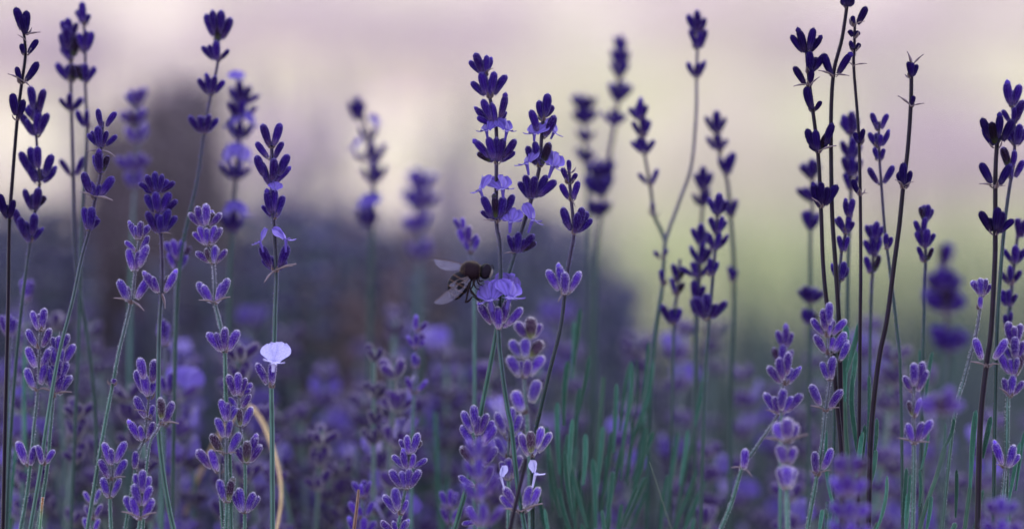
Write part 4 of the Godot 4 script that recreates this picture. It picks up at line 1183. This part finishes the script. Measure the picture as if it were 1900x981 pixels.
	wing(bee, at, Vector3(866, 492, -12), Vector3(805, 480, -26), Vector3(0.12, 1, 0.30), 22.0, film)
	wing(bee, at, Vector3(871, 516, 16), Vector3(806, 560, 26), Vector3(0.5, 0.75, -0.35), 24.0, film)
	wing(bee, at, Vector3(869, 513, 16), Vector3(834, 528, 21), Vector3(0.3, 0.9, -0.25), 17.0, film)

func leg_part(called: String, bee: Node3D, at: Vector3, joints: Array, thick: float, thin: float, m: Material) -> void:
	var pts := []
	for j in joints:
		pts.append(bee_point(j) - at)
	var all := smooth_path(pts, 4)
	var radii := PackedFloat32Array()
	var cols := PackedColorArray()
	for i in all.size():
		var t := float(i) / (all.size() - 1)
		radii.append(lerpf(thick, thin, t) * 0.5 * unit(BEE_D) * (1.0 + 0.18 * sin(t * 15.0)))
		cols.append(Color(1, 1, 1))
	var mb := MB.new()
	tube(mb, all, radii, cols, 8, 0.0, 0.0)
	var skin := MB.new()
	skin.v = mb.v
	skin.n = mb.n
	skin.t = mb.t
	hairs(mb, skin, 60, 2.2 * unit(BEE_D), 0.22 * unit(BEE_D), Vector3.ZERO, 0.0)
	part(called, mb.put(ArrayMesh.new()), [m], Transform3D(), bee)

func wing(bee: Node3D, at: Vector3, root: Vector3, tip: Vector3, across: Vector3, wide: float, film: Material) -> void:
	# across: where the broad hind edge lies, in measured directions (y down)
	var a := bee_point(root) - at
	var e := bee_point(tip) - at
	var long := (e - a).length()
	var y := (e - a) / long
	var w := cam_t.basis * Vector3(across.x, -across.y, across.z)
	w = (w - y * w.dot(y)).normalized()
	var up := w.cross(y)
	var u := unit(BEE_D)
	var lead := PackedVector3Array()
	var p := PackedVector3Array()
	var k := PackedColorArray()
	var at_wing := func(t: float, s: float) -> Vector3:
		# s 0 at the leading edge, 1 at the hind edge
		var full := sin(PI * pow(clampf(t, 0.0, 1.0), 1.25) * 0.93 + 0.10) ** 0.62
		var front := -0.12 * sin(PI * t)
		return a + y * long * t + w * wide * u * (front + (full - front) * s * (0.80 if t < 0.98 else 0.6)) + up * u * (2.2 * sin(PI * t) * (1.0 - s) - 1.2 * sin(9.0 * s + 3.0 * t) * s)
	for i in 15:
		for j in 7:
			p.append(at_wing.call(i / 14.0, j / 6.0))
			k.append(Color(1, 1, 1))
	var mb := MB.new()
	mb.grid(p, k, 15, 7, false)
	var o := part("wing", mb.put(ArrayMesh.new()), [film], Transform3D(), bee)
	var vein := MB.new()
	for v in [[0.0, 0.02, 0.97, 0.03, 1.5], [0.0, 0.10, 0.80, 0.22, 0.8], [0.05, 0.25, 0.85, 0.50, 0.7], [0.08, 0.45, 0.80, 0.75, 0.6], [0.05, 0.60, 0.55, 0.95, 0.6], [0.42, 0.08, 0.50, 0.32, 0.7], [0.50, 0.32, 0.46, 0.62, 0.6], [0.62, 0.18, 0.70, 0.45, 0.5], [0.70, 0.45, 0.66, 0.70, 0.5]]:
		var line := PackedVector3Array()
		var radii := PackedFloat32Array()
		var cols := PackedColorArray()
		for i in 10:
			var t := i / 9.0
			line.append(at_wing.call(lerpf(v[0], v[2], t), lerpf(v[1], v[3], t)))
			radii.append(v[4] * 0.5 * u)
			cols.append(Color(0.045, 0.030, 0.035))
		tube(vein, line, radii, cols, 5, 0.0, 0.0)
	part("vein", vein.put(ArrayMesh.new()), [M.plant], Transform3D(), o)
